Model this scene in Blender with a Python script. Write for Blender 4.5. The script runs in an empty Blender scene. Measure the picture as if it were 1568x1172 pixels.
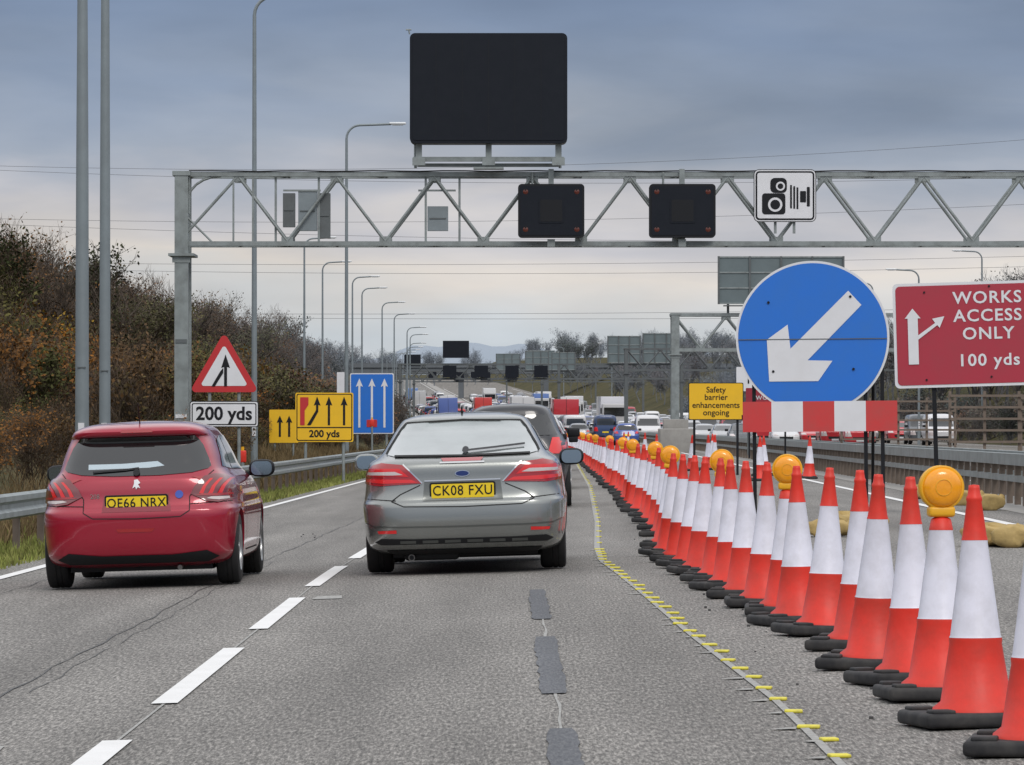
import bpy, math, random
import numpy as np
from mathutils import Vector, Matrix, geometry, bvhtree
random.seed(7); RNG=np.random.default_rng(7)
sc=bpy.context.scene
# ---------------------------------------------------------------- materials
def mat(name,col,rough=.6,metal=0,spec=.5,coat=0,noise=None,bump=None,emit=None):
    m=bpy.data.materials.new(name); m.use_nodes=True
    n=m.node_tree.nodes; l=m.node_tree.links; b=n['Principled BSDF']
    b.inputs['Base Color'].default_value=(*col,1); b.inputs['Roughness'].default_value=rough
    b.inputs['Metallic'].default_value=metal; b.inputs['Specular IOR Level'].default_value=spec
    b.inputs['Coat Weight'].default_value=coat; b.inputs['Coat Roughness'].default_value=.05
    tc=n.new('ShaderNodeTexCoord'); vec=tc.outputs['Object']
    if name.startswith('cone') or name in('black_rubber','sandbag'):
        gg=n.new('ShaderNodeNewGeometry'); vec=gg.outputs['Position']
    if noise:
        s,amt,dc=noise
        t=n.new('ShaderNodeTexNoise'); t.inputs['Scale'].default_value=s; t.inputs['Detail'].default_value=6
        t.inputs['Roughness'].default_value=.65
        l.new(vec,t.inputs['Vector'])
        r=n.new('ShaderNodeMapRange'); r.inputs[1].default_value=.4; r.inputs[2].default_value=.75; r.inputs[4].default_value=amt
        l.new(t.outputs['Fac'],r.inputs[0])
        mx=n.new('ShaderNodeMix'); mx.data_type='RGBA'; l.new(r.outputs[0],mx.inputs[0])
        mx.inputs[6].default_value=(*col,1); mx.inputs[7].default_value=(*dc,1)
        l.new(mx.outputs[2],b.inputs['Base Color'])
    if bump:
        t=n.new('ShaderNodeTexNoise'); t.inputs['Scale'].default_value=bump[0]; l.new(vec,t.inputs['Vector'])
        bp=n.new('ShaderNodeBump'); bp.inputs['Strength'].default_value=bump[1]; bp.inputs['Distance'].default_value=.02
        l.new(t.outputs['Fac'],bp.inputs['Height']); l.new(bp.outputs[0],b.inputs['Normal'])
    if emit: b.inputs['Emission Color'].default_value=(*emit[0],1); b.inputs['Emission Strength'].default_value=emit[1]
    return m
M={}
M['galv']=mat('galvanised_steel',(.30,.335,.335),.5,.3,noise=(3,.7,(.14,.15,.145)))
M['galvd']=mat('dark_steel',(.13,.145,.15),.6,.2,noise=(3,.5,(.08,.08,.08)))
M['pole']=mat('lamp_pole_paint',(.25,.29,.31),.5,.25,noise=(1.2,.6,(.16,.18,.19)))
M['black']=mat('black_plastic',(.010,.011,.014),.5,spec=.3)
M['panel']=mat('matrix_panel',(.007,.010,.017),.6,spec=.25,noise=(3,.5,(.012,.015,.022)))
M['rubber']=mat('black_rubber',(.018,.018,.020),.75,noise=(9,.7,(.075,.07,.065)))
M['tyre']=mat('tyre',(.016,.016,.017),.8)
M['white']=mat('white_sheet',(.76,.77,.80),.5,noise=(2.5,.3,(.55,.55,.55)))
M['signred']=mat('sign_red',(.55,.03,.035),.45,noise=(3,.3,(.38,.04,.04)))
M['boardred']=mat('works_sign_red',(.43,.035,.06),.45,noise=(2,.4,(.31,.06,.07)))
M['blue']=mat('sign_blue',(.022,.175,.66),.4,noise=(2.5,.35,(.045,.18,.50)))
M['yellow']=mat('sign_yellow',(.88,.52,.015),.5,noise=(3,.3,(.66,.40,.03)))
M['plate']=mat('number_plate_yellow',(.88,.64,.02),.4)
M['coner']=mat('cone_red',(.78,.034,.017),.5,noise=(5,.65,(.42,.045,.028)),bump=(14,.15))
M['conew']=mat('cone_white_sleeve',(.77,.77,.87),.4,noise=(5,.6,(.46,.45,.48)))
M['amber']=mat('amber_lens',(.92,.36,.01),.18,spec=.8,noise=(60,.4,(.65,.22,.0)),emit=((1,.35,0),.06))
M['amberb']=mat('amber_lamp_body',(.88,.45,.02),.4)
M['glass']=mat('car_glass',(.008,.010,.011),.04,spec=.9,coat=.6)
M['glassl']=mat('car_glass_sky_tint',(.34,.38,.38),.08,.45,spec=1,coat=1,noise=(3,.6,(.20,.225,.225)))  # tilted rear window; pale base colour stands in for reflected sky
M['redlens']=mat('red_lens',(.36,.006,.010),.12,spec=.8,coat=.8)
M['clear']=mat('clear_lens',(.62,.55,.54),.12,coat=.8)
M['chrome']=mat('chrome',(.7,.7,.7),.12,1)
M['dull']=mat('exhaust_metal',(.22,.21,.20),.4,.9)
M['rim']=mat('alloy_rim',(.42,.43,.44),.3,.8)
M['redpaint']=mat('red_car_paint',(.36,.005,.028),.28,.22,coat=1)
M['silverpaint']=mat('silver_car_paint',(.29,.305,.295),.27,.7,coat=.8)
M['darkline']=mat('shut_line',(.012,.012,.012),.8)
M['bump']=mat('bumper_plastic',(.018,.019,.021),.6,spec=.3)
M['sand']=mat('sandbag',(.46,.33,.13),.85,noise=(8,.6,(.26,.19,.08)),bump=(12,.6))
M['rust']=mat('barrier_post',(.19,.15,.12),.7,.1,noise=(5,.6,(.10,.07,.05)))
M['conc']=mat('concrete',(.33,.32,.30),.85,noise=(3,.6,(.20,.19,.18)))
M['paper']=mat('paper',(.50,.60,.66),.6)
M['lampg']=mat('lamp_glass',(.75,.78,.8),.3)
M['wire']=mat('power_wire',(.10,.10,.11),.6)
def carpaint():
    m=bpy.data.materials.new('traffic_paint'); m.use_nodes=True; n=m.node_tree.nodes; b=n['Principled BSDF']
    o=n.new('ShaderNodeObjectInfo'); m.node_tree.links.new(o.outputs['Color'],b.inputs['Base Color'])
    b.inputs['Roughness'].default_value=.3; b.inputs['Coat Weight'].default_value=.6; return m
M['cpaint']=carpaint()
def asphalt(name,c1,c2,c3,con=1.0):
    m=bpy.data.materials.new(name); m.use_nodes=True; n=m.node_tree.nodes; l=m.node_tree.links; b=n['Principled BSDF']
    g=n.new('ShaderNodeNewGeometry')
    mg=n.new('ShaderNodeMapping'); mg.inputs['Scale'].default_value=(62,7.5,1); l.new(g.outputs['Position'],mg.inputs[0])
    t=n.new('ShaderNodeTexNoise'); t.inputs['Scale'].default_value=1; t.inputs['Detail'].default_value=4; t.inputs['Roughness'].default_value=.8
    l.new(mg.outputs[0],t.inputs['Vector'])
    cr=n.new('ShaderNodeValToRGB'); e=cr.color_ramp.elements
    e[0].position=.34; e[0].color=(*c1,1); e[1].position=.68; e[1].color=(*c3,1)
    k=e.new(.5); k.color=(*c2,1)
    l.new(t.outputs['Fac'],cr.inputs[0])
    mp=n.new('ShaderNodeMapping'); mp.inputs['Scale'].default_value=(1.1,.05,1); l.new(g.outputs['Position'],mp.inputs[0])
    t2=n.new('ShaderNodeTexNoise'); t2.inputs['Scale'].default_value=1.3; t2.inputs['Detail'].default_value=5; l.new(mp.outputs[0],t2.inputs['Vector'])
    r=n.new('ShaderNodeMapRange'); r.inputs[1].default_value=.3; r.inputs[2].default_value=.7; r.inputs[3].default_value=.78; r.inputs[4].default_value=1.2
    l.new(t2.outputs['Fac'],r.inputs[0])
    mp3=n.new('ShaderNodeMapping'); mp3.inputs['Scale'].default_value=(1,.25,1); l.new(g.outputs['Position'],mp3.inputs[0])
    t3=n.new('ShaderNodeTexNoise'); t3.inputs['Scale'].default_value=1.3; t3.inputs['Detail'].default_value=8; t3.inputs['Roughness'].default_value=.6; l.new(mp3.outputs[0],t3.inputs['Vector'])
    r3=n.new('ShaderNodeMapRange'); r3.inputs[1].default_value=.3; r3.inputs[2].default_value=.7; r3.inputs[3].default_value=.89; r3.inputs[4].default_value=1.09
    l.new(t3.outputs['Fac'],r3.inputs[0])
    mv=n.new('ShaderNodeMapping'); mv.inputs['Scale'].default_value=(30,4.2,1); l.new(g.outputs['Position'],mv.inputs[0])
    vo=n.new('ShaderNodeTexVoronoi'); vo.inputs['Scale'].default_value=1.5; l.new(mv.outputs[0],vo.inputs['Vector'])
    rv=n.new('ShaderNodeMapRange'); rv.inputs[1].default_value=.05; rv.inputs[2].default_value=.30; rv.inputs[3].default_value=1-.5*con; rv.inputs[4].default_value=1.0; l.new(vo.outputs['Distance'],rv.inputs[0])
    ma=n.new('ShaderNodeMath'); ma.operation='MULTIPLY'; l.new(r.outputs[0],ma.inputs[0]); l.new(r3.outputs[0],ma.inputs[1])
    mb_=n.new('ShaderNodeMath'); mb_.operation='MULTIPLY'; l.new(ma.outputs[0],mb_.inputs[0]); l.new(rv.outputs[0],mb_.inputs[1])
    vm=n.new('ShaderNodeVectorMath'); vm.operation='SCALE'; l.new(cr.outputs[0],vm.inputs[0]); l.new(mb_.outputs[0],vm.inputs['Scale'])
    l.new(vm.outputs[0],b.inputs['Base Color']); b.inputs['Roughness'].default_value=.85; b.inputs['Specular IOR Level'].default_value=.3
    bp=n.new('ShaderNodeBump'); bp.inputs['Strength'].default_value=.3; bp.inputs['Distance'].default_value=.004
    l.new(t.outputs['Fac'],bp.inputs['Height']); l.new(bp.outputs[0],b.inputs['Normal'])
    return m
M['asph']=asphalt('asphalt',(.072,.069,.065),(.190,.182,.170),(.44,.42,.39))
M['asph2']=asphalt('asphalt_worn',(.09,.085,.08),(.18,.167,.15),(.32,.30,.27))
M['patch']=asphalt('bitumen_patch',(.078,.082,.092),(.118,.124,.136),(.18,.185,.19),.3)
M['tar']=mat('tar_seam',(.06,.06,.06),.6)
M['line']=mat('road_paint',(.80,.80,.79),.6,noise=(2.5,.35,(.52,.52,.50)))
M['linew']=mat('worn_road_paint',(.38,.38,.36),.7,noise=(22,1.0,(.17,.165,.155)))
M['stud']=mat('yellow_stud',(.74,.66,.06),.5,noise=(30,.6,(.40,.36,.08)))
def groundmat():
    m=bpy.data.materials.new('grass_ground'); m.use_nodes=True; n=m.node_tree.nodes; l=m.node_tree.links; b=n['Principled BSDF']
    g=n.new('ShaderNodeNewGeometry')
    t=n.new('ShaderNodeTexNoise'); t.inputs['Scale'].default_value=.5; t.inputs['Detail'].default_value=12; t.inputs['Roughness'].default_value=.75
    l.new(g.outputs['Position'],t.inputs['Vector'])
    cr=n.new('ShaderNodeValToRGB'); e=cr.color_ramp.elements
    e[0].position=.33; e[0].color=(.035,.038,.018,1); e[1].position=.68; e[1].color=(.13,.10,.055,1)
    k=e.new(.5); k.color=(.07,.065,.03,1); l.new(t.outputs['Fac'],cr.inputs[0]); l.new(cr.outputs[0],b.inputs['Base Color'])
    b.inputs['Roughness'].default_value=.95; b.inputs['Specular IOR Level'].default_value=.1; return m
M['ground']=groundmat()
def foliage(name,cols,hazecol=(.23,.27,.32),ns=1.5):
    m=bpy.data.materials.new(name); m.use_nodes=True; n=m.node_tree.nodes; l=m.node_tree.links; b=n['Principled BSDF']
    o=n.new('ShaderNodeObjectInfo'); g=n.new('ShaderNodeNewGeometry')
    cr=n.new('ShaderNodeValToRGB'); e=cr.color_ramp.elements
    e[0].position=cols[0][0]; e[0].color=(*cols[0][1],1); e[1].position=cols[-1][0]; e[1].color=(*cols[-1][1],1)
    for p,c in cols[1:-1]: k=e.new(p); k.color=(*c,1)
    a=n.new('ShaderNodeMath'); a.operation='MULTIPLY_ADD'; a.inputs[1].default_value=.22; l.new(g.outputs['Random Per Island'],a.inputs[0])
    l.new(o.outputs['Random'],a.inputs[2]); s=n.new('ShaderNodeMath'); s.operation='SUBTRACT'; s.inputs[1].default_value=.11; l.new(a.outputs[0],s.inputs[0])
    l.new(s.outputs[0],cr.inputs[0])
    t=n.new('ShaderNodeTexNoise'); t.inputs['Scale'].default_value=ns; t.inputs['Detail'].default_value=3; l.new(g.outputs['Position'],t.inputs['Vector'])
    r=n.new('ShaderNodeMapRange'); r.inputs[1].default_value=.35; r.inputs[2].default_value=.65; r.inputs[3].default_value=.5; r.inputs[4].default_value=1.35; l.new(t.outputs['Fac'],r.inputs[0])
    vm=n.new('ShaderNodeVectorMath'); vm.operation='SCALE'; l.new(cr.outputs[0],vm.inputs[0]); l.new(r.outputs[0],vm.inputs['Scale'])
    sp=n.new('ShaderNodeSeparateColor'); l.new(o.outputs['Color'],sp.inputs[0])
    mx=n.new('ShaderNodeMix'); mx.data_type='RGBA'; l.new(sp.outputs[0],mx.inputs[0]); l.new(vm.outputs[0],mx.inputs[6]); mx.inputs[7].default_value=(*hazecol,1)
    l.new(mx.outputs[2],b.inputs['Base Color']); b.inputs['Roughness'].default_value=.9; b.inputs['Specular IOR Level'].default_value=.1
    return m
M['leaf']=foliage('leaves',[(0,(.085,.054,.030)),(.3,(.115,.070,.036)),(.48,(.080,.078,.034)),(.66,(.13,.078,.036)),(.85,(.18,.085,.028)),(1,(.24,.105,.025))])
M['leafo']=foliage('leaves_orange',[(0,(.22,.085,.016)),(.5,(.33,.135,.018)),(1,(.28,.18,.03))])
M['leafg']=foliage('leaves_green',[(0,(.045,.055,.022)),(.5,(.08,.080,.030)),(1,(.13,.11,.036))])
M['twig']=foliage('twigs',[(0,(.070,.052,.038)),(.5,(.105,.078,.057)),(1,(.14,.11,.085))])
M['blade']=foliage('grass_blades',[(0,(.13,.20,.035)),(.5,(.19,.26,.05)),(1,(.28,.25,.10))],ns=.6)
M['dry']=foliage('dry_blades',[(0,(.12,.085,.042)),(.5,(.19,.14,.075)),(1,(.08,.075,.03))],ns=.5)
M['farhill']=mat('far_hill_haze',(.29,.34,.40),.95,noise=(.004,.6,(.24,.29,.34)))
M['midhill']=mat('mid_hill_haze',(.16,.185,.20),.95,noise=(.02,.8,(.11,.13,.14)))  # bluish grey base, distance haze is painted into the colour
# ---------------------------------------------------------------- mesh builder
class MB:
    def __init__(s): s.v=[];s.f=[];s.m=[];s.s=[];s.ml=[]
    def mi(s,k):
        if k not in s.ml: s.ml.append(k)
        return s.ml.index(k)
    def add(s,vs,fs,k,smooth=False,T=None):
        o=len(s.v)
        if T is not None: vs=[T@Vector(v) for v in vs]
        s.v+= [tuple(v) for v in vs]; i=s.mi(k)
        for f in fs: s.f.append([a+o for a in f]); s.m.append(i); s.s.append(smooth)
    def box(s,c,d,k,T=None,bev=0):
        x,y,z=[a/2 for a in d]; cx,cy,cz=c
        if bev<=0:
            vs=[(cx+i*x,cy+j*y,cz+h*z) for i in(-1,1) for j in(-1,1) for h in(-1,1)]
            s.add(vs,[(0,1,3,2),(4,6,7,5),(0,4,5,1),(2,3,7,6),(0,2,6,4),(1,5,7,3)],k,False,T)
        else:
            import bmesh
            bm=bmesh.new(); bmesh.ops.create_cube(bm,size=1,matrix=Matrix.Translation(c)@Matrix.Diagonal((*d,1)))
            bmesh.ops.bevel(bm,geom=bm.edges[:],offset=bev,segments=3,affect='EDGES',profile=.5)
            s.add([v.co.copy() for v in bm.verts],[[v.index for v in f.verts] for f in bm.faces],k,True,T); bm.free()
    def cyl(s,p0,p1,r0,k,r1=None,n=10,T=None,caps=True):
        r1=r0 if r1 is None else r1; p0=Vector(p0);p1=Vector(p1); d=(p1-p0).normalized()
        a=d.orthogonal().normalized(); b=d.cross(a); vs=[]
        for p,r in((p0,r0),(p1,r1)):
            for i in range(n):
                t=2*math.pi*i/n; vs.append(p+a*(r*math.cos(t))+b*(r*math.sin(t)))
        fs=[(i,(i+1)%n,n+(i+1)%n,n+i) for i in range(n)]
        s.add(vs,fs,k,n>5,T)
        if caps: s.add(vs,[tuple(range(n))[::-1],tuple(range(n,2*n))],k,False,T)
    def tube(s,pts,r,k,n=8,T=None):
        for a,b in zip(pts[:-1],pts[1:]): s.cyl(a,b,r,k,n=n,T=T)
    def lathe(s,prof,k,n=32,T=None,smooth=True):
        vs=[];m=len(prof)
        for i in range(n):
            t=2*math.pi*i/n
            for r,z in prof: vs.append((r*math.cos(t),r*math.sin(t),z))
        fs=[(i*m+j,((i+1)%n)*m+j,((i+1)%n)*m+j+1,i*m+j+1) for i in range(n) for j in range(m-1)]
        s.add(vs,fs,k,smooth,T)
    def poly(s,pts,y,k,T=None):
        s.add([(p[0],y,p[1]) for p in pts],[tuple(range(len(pts)))],k,False,T)
    def plate(s,pts,y0,y1,k,T=None,kb=None):
        n=len(pts); vs=[(p[0],y0,p[1]) for p in pts]+[(p[0],y1,p[1]) for p in pts]
        s.add(vs,[tuple(range(n))],k,False,T)
        s.add(vs,[tuple(range(n,2*n))[::-1]]+[(i,(i+1)%n,n+(i+1)%n,n+i) for i in range(n)],kb or k,False,T)
    def obj(s,name,loc=(0,0,0),rot=(0,0,0),ang=None):
        me=bpy.data.meshes.new(name); me.from_pydata(s.v,[],s.f)
        for k in s.ml: me.materials.append(M[k])
        me.polygons.foreach_set('material_index',s.m); me.polygons.foreach_set('use_smooth',s.s)
        me.update()
        if ang: me.set_sharp_from_angle(angle=ang)
        o=bpy.data.objects.new(name,me); sc.collection.objects.link(o); o.location=loc; o.rotation_euler=rot; return o
def inst(o,name,loc,rot=(0,0,0),scale=(1,1,1),parent=None,col=None):
    n=bpy.data.objects.new(name,o.data); sc.collection.objects.link(n); n.location=loc;n.rotation_euler=rot;n.scale=scale
    if parent: n.parent=parent
    if col: n.color=col
    return n
def rrect(w,h,r,n=5,cx=0,cz=0):
    p=[]
    for sx,sz,a0 in((1,-1,-90),(1,1,0),(-1,1,90),(-1,-1,180)):
        for i in range(n+1):
            a=math.radians(a0+90*i/n); p.append((cx+sx*(w/2-r)+r*math.cos(a),cz+sz*(h/2-r)+r*math.sin(a)))
    return p
def circ(r,n=64,cx=0,cz=0): return [(cx+r*math.cos(2*math.pi*i/n),cz+r*math.sin(2*math.pi*i/n)) for i in range(n)]
def text(mb,body,size,k,x,y,z,T=None,bold=0.0,sx=1,spacing=1,align='CENTER'):
    cu=bpy.data.curves.new('t','FONT'); cu.body=body; cu.size=size; cu.align_x=align; cu.align_y='CENTER'; cu.offset=bold; cu.space_character=spacing
    cu.resolution_u=3
    o=bpy.data.objects.new('t',cu); sc.collection.objects.link(o); bpy.context.view_layer.update()
    me=bpy.data.meshes.new_from_object(o.evaluated_get(bpy.context.evaluated_depsgraph_get()))
    vs=[(v.co.x*sx+x,y,v.co.y+z) for v in me.vertices]; fs=[list(p.vertices) for p in me.polygons]
    mb.add(vs,fs,k,False,T); bpy.data.objects.remove(o); bpy.data.meshes.remove(me)
# ---------------------------------------------------------------- road geometry functions
YS=np.array(list(range(-40,40,4))+list(range(40,200,5))+list(range(200,600,10))+list(range(600,1500,25))+[1600,1800,2100,2600,3400,5000],float)
def _c(y):
    if y<38: return 0
    if y<200: return .0127*(y-38)
    if y<450: return 2.06+.0127*(y-200)-.0001*(y-200)**2
    return -1.02-.0373*(y-450)
def _z(y):
    if y<250: return 0
    if y<1000: return 1.45e-5*(y-250)**2
    return 8.16+.02*(min(y,1800)-1000)
CS=np.array([_c(y) for y in YS]); ZS=np.array([_z(y) for y in YS])
def rc(y): return float(np.interp(y,YS,CS))
def rz(y): return float(np.interp(y,YS,ZS))
UB=[-1500,-300,-80,-40,-28,-20,-14,-9,-7,-5.6,3,9,31,33,38,46,80,300,1500]
UZ=[9,8,6.5,5,4.4,3.1,1.3,-.2,-.24,-.168,.09,.09,.09,.3,2.5,5.5,7,9,9]
def cz(u): return float(np.interp(u,UB,UZ))
def gz(x,y): return rz(y)+cz(x-rc(y))
def stations(a,b): return [a]+[float(y) for y in YS if a<y<b]+[b]
def strip(name_mb,us,a,b,dz,k,du=lambda y:0):
    ys=stations(a,b); vs=[];m=len(us)
    for y in ys:
        for u in us: vs.append((u+rc(y)+du(y),y,rz(y)+cz(u+du(y))+dz))
    fs=[(i*m+j,i*m+j+1,(i+1)*m+j+1,(i+1)*m+j) for i in range(len(ys)-1) for j in range(m-1)]
    name_mb.add(vs,fs,k)
def sweep(mb,prof,u,a,b,k,smooth=False):
    ys=stations(a,b);vs=[];m=len(prof)
    for y in ys:
        for du,dz in prof: vs.append((u+rc(y)+du,y,rz(y)+cz(u)+dz))
    fs=[(i*m+j,i*m+(j+1)%m,(i+1)*m+(j+1)%m,(i+1)*m+j) for i in range(len(ys)-1) for j in range(m)]
    mb.add(vs,fs,k,smooth)
# ground
g=MB(); us=sorted(UB+[-60,-34,-24,-17,-11,-5.9,31.2,60]); vs=[]
for y in YS:
    for u in us:
        z=rz(y)+cz(u)-(.06 if -5.6<u<31.5 else 0)
        if u<-9 or u>33: z+=.25*math.sin(y*.07+u)*min(1,abs(u+20 if u<0 else u-33)/10)
        vs.append((u+rc(y),y,z))
m=len(us); g.add(vs,[(i*m+j,i*m+j+1,(i+1)*m+j+1,(i+1)*m+j) for i in range(len(YS)-1) for j in range(m-1)],'ground',True)
g.obj('ground')
r=MB(); strip(r,[-5.45,3,6.9],-40,1500,0,'asph'); r.obj('road')
r=MB(); strip(r,[6.9,9],-40,1500,.004,'conc'); strip(r,[9,31],-40,1500,.0,'asph2'); r.obj('opposite_carriageway_road')
mk=MB()
strip(mk,[-5.02,-4.88],-20,1400,.008,'line')
y=13.05-7.65*3
while y<1200: strip(mk,[-1.76,-1.63],y,y+5.2,.008,'line'); y+=7.65
strip(mk,[-1.705,-1.69],-20,140,.005,'linew')
strip(mk,[5.95,6.1],-20,1400,.008,'line')
for u in (13,16.6,20.2,24):
    y=30
    while y<900: strip(mk,[u,u+.13],y,y+2,.008,'line'); y+=9
strip(mk,[9.6,9.75],-20,1200,.008,'line'); strip(mk,[29,29.15],-20,1200,.008,'line')
mk.obj('road_markings')
pt=MB()
for a,b in((8,11),(13.1,18.2),(20.6,26.2),(28.6,33.8)):
    n=24; vs=[]
    for i in range(n+1):
        yy=a+(b-a)*i/n; wl=.065+RNG.uniform(-.010,.010); wr=.065+RNG.uniform(-.010,.010)
        if i in(0,n): wl*=.8; wr*=.85
        for off in(-wl,wr): x=.205+off+.0006*(20-yy); vs.append((x,yy,gz(x,yy)+.006))
    pt.add(vs,[(2*i,2*i+1,2*i+3,2*i+2) for i in range(n)],'patch')
def wob(mb,u0,a,b,w,k,amp,dz,slope=0):
    ys=list(np.arange(a,b,.35)); vs=[]
    for yy in ys:
        d=amp*(math.sin(yy*1.7)+math.sin(yy*.61+2)+math.sin(yy*3.3))/3+RNG.normal(0,amp*.12); ww=w*(.3+RNG.random())
        for q in(-1,1):
            x=u0+rc(yy)+d+slope*(yy-a)+q*ww/2; vs.append((x,yy,gz(x,yy)+dz))
    mb.add(vs,[(2*i,2*i+1,2*i+3,2*i+2) for i in range(len(ys)-1)],k)
wob(pt,.21,10,34,.016,'linew',.012,.004)
wob(pt,-2.62,8,70,.014,'tar',.03,.004); wob(pt,-2.50,22,44,.008,'tar',.03,.004)
wob(pt,-4.4,30,70,.015,'tar',.05,.004)
for (cx,cy,w,l) in((-2.28,17.8,.14,.7),(-1.45,33.5,.12,.6)):
    pt.add([(cx-w,cy-l/2,gz(cx,cy)+.005-.03*w),(cx+w,cy-l/2,gz(cx,cy)+.005+.03*w),(cx+w*.8,cy+l/2,gz(cx,cy)+.005+.024*w),(cx-w*.8,cy+l/2,gz(cx,cy)+.005-.024*w)],[(0,1,2,3)],'linew')
for i in range(110):
    x=RNG.uniform(1.35,2.4); yy=RNG.uniform(18,48); q=RNG.uniform(.004,.013)
    pt.box((x,yy,gz(x,yy)+q/2),(q*1.5,q*2,q),'tar')
for i in range(5):
    x=RNG.uniform(-2.7,-2.4)+.0; yy=RNG.uniform(52,56); q=RNG.uniform(.010,.016)
    pt.box((x,yy,gz(x,yy)+q/2),(q*1.5,q*2,q),'tar')
pt.obj('road_patches')
# taper line with yellow studs
def tx(y): return float(np.interp(y,[5,16.2,19.5,26,33,37,40.4,45,57,90,141,200,400],[1.27,1.26,1.25,1.12,1.02,.95,.88,.93,1.17,1.68,2.2,2.95,1.2]))
tl=MB(); ys=np.arange(6,200,.85); vs=[]
for yy in ys:
    w=.018 if yy<40 else .03
    for q in(-1,1): x=tx(yy)-.03+q*w; vs.append((x,yy,gz(x,yy)+.006))
tl.add(vs,[(2*i,2*i+1,2*i+3,2*i+2) for i in range(len(ys)-1)],'linew')
for i,yy in enumerate(ys):
    yy=yy+RNG.uniform(-.10,.10); x=tx(yy)+RNG.uniform(-.018,.018); z=gz(x,yy)
    if yy<45 or (i%3==0 and yy<150):
        s_=1 if yy<45 else .75
        T=Matrix.Translation((x,yy,z))@Matrix.Rotation(RNG.uniform(-.25,.25),4,'Z')
        tl.box((0,0,.008),(.085*s_*RNG.uniform(.8,1.15),.07,.015),'stud',T,bev=.006)
    if yy<45 and RNG.random()<.85:
        q=RNG.uniform(.4,1.0); a=[(x-.19*q,yy-.04,gz(x-.19*q,yy)+.007),(x-.06,yy-.10,gz(x-.06,yy)+.007),(x-.05,yy+.03,gz(x-.05,yy)+.007)]
        tl.add(a,[(0,1,2)],'linew')
tl.obj('taper_line_studs')
# ---------------------------------------------------------------- cones
def conebuild(lamp,dirt=0):
    c=MB(); top=1.0 if not lamp else .86
    R=lambda z:.150-(z-.03)*.128/.97
    c.box((-.04,0,.03),(.48,.46,.06),'rubber',bev=.02)
    for q in((-.20,-.16),(.12,.16),(-.20,.16),(.12,-.16)): c.box((q[0],q[1],.065),(.10,.10,.02),'rubber',bev=.008)
    c.lathe([(.185,.055),(.18,.075),(R(.09)+.006,.10),(R(.34),.34),(R(.355)+.004,.355),(R(.365)+.004,.365)],'coner',40)
    c.lathe([(R(.365)+.004,.3655),(R(.38)+.001,.375),(R(.76)+.001,.76),(R(.775)+.003,.77)],'conew',40)
    if not lamp:
        c.lathe([(R(.77)+.003,.7705),(R(.785),.79),(R(.93),.93),(R(.94)+.004,.938),(R(.95)+.004,.95),(R(.955),.957),(R(.985),.985),(.022,1.0),(.0,1.002)],'coner',40)
    else:
        c.lathe([(R(.77)+.003,.7705),(R(.82),.82),(.03,.83),(0,.831)],'coner',32)
        c.box((0,0,.855),(.12,.09,.05),'amberb',bev=.015)
        T=Matrix.Translation((0,-.035,.965))@Matrix.Rotation(math.radians(90),4,'X')
        c.lathe([(0,.035),(.03,.034),(.06,.030),(.08,.022),(.088,.01),(.09,0)],'amber',36,T)
        c.lathe([(.09,0),(.101,.004),(.102,-.06),(.088,-.075),(.04,-.085),(0,-.086)],'amberb',36,T)
        c.lathe([(.035,.036),(.037,.0375),(.039,.034)],'amberb',24,T)
    return c
c0=conebuild(False).obj('traffic_cone'); c1=conebuild(True).obj('traffic_cone_with_lamp')
near=[(16.15,2.01,0),(17.7,1.935,0),(19.4,1.96,1),(20.6,1.945,0),(21.95,1.875,0),(23.8,1.95,0),(25.5,1.885,0),(26.9,1.82,0),(28.3,1.83,1),(29.6,1.765,0),(31.2,1.725,0),(32.8,1.70,0),(34.3,1.675,0),(35.4,1.74,1),(36.3,1.635,0),(38.0,1.61,0),(39.8,1.59,0),(41.6,1.565,0),(44.2,1.62,1)]
far=[]; yy=49.
k=0
while yy<420:
    X=float(np.interp(yy,[48,57,70,100,150,200,300,420],[1.78,1.88,2.04,2.27,2.64,2.95,2.6,.8])); far.append((yy,X+RNG.uniform(-.05,.05),1 if k%4==2 else 0)); yy+=3.4 if yy<80 else 4.8; k+=1
far+=[(118,5.0,0),(121,5.6,0),(106,6.3,0),(126,6.0,0),(96,5.6,0),(135,4.6,0),(140,6.6,0),(100,7.0,0),(160,5,0),(175,5.5,0),(190,5,0),(205,5.6,0)]
first=[True,True]
for y_,x_,l_ in near+far:
    src=c1 if l_ else c0
    loc=(x_,y_,gz(x_,y_)+.002); rot=(RNG.uniform(-.02,.02),RNG.uniform(-.02,.03),RNG.uniform(-.35,.35) if not l_ else RNG.uniform(-.15,.25))
    if first[l_]: src.location=loc; src.rotation_euler=rot; first[l_]=False
    else: inst(src,src.name.split('.')[0],loc,rot)
# ---------------------------------------------------------------- barriers
b=MB()
W=[(0,.40),(.05,.43),(.05,.49),(0,.53),(0,.58),(.05,.62),(.05,.68),(0,.71),(-.012,.71),(.035,.675),(.035,.625),(-.012,.58),(-.012,.53),(.035,.485),(.035,.435),(-.012,.40)]
sweep(b,W,-6.15,-20,400,'galv')
yy=-20
while yy<300:
    x=-6.25+rc(yy); b.box((x,yy,gz(x,yy)+.3),(.08,.12,.76),'rust'); yy+=2.4
b.obj('crash_barrier')
b=MB()
for uu in (7.55,8.35):
    sweep(b,[(-.08,.62),(.08,.62),(.08,.80),(-.08,.80)],uu,10,600,'galv')
    sweep(b,[(-.05,.36),(.05,.36),(.05,.46),(-.05,.46)],uu,10,600,'galv')
    yy=10
    while yy<420:
        x=uu+rc(yy); b.box((x,yy,gz(x,yy)+.3),(.09,.12,.7),'rust'); yy+=1.2 if yy<160 else 2.4
b.obj('central_barrier')
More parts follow.
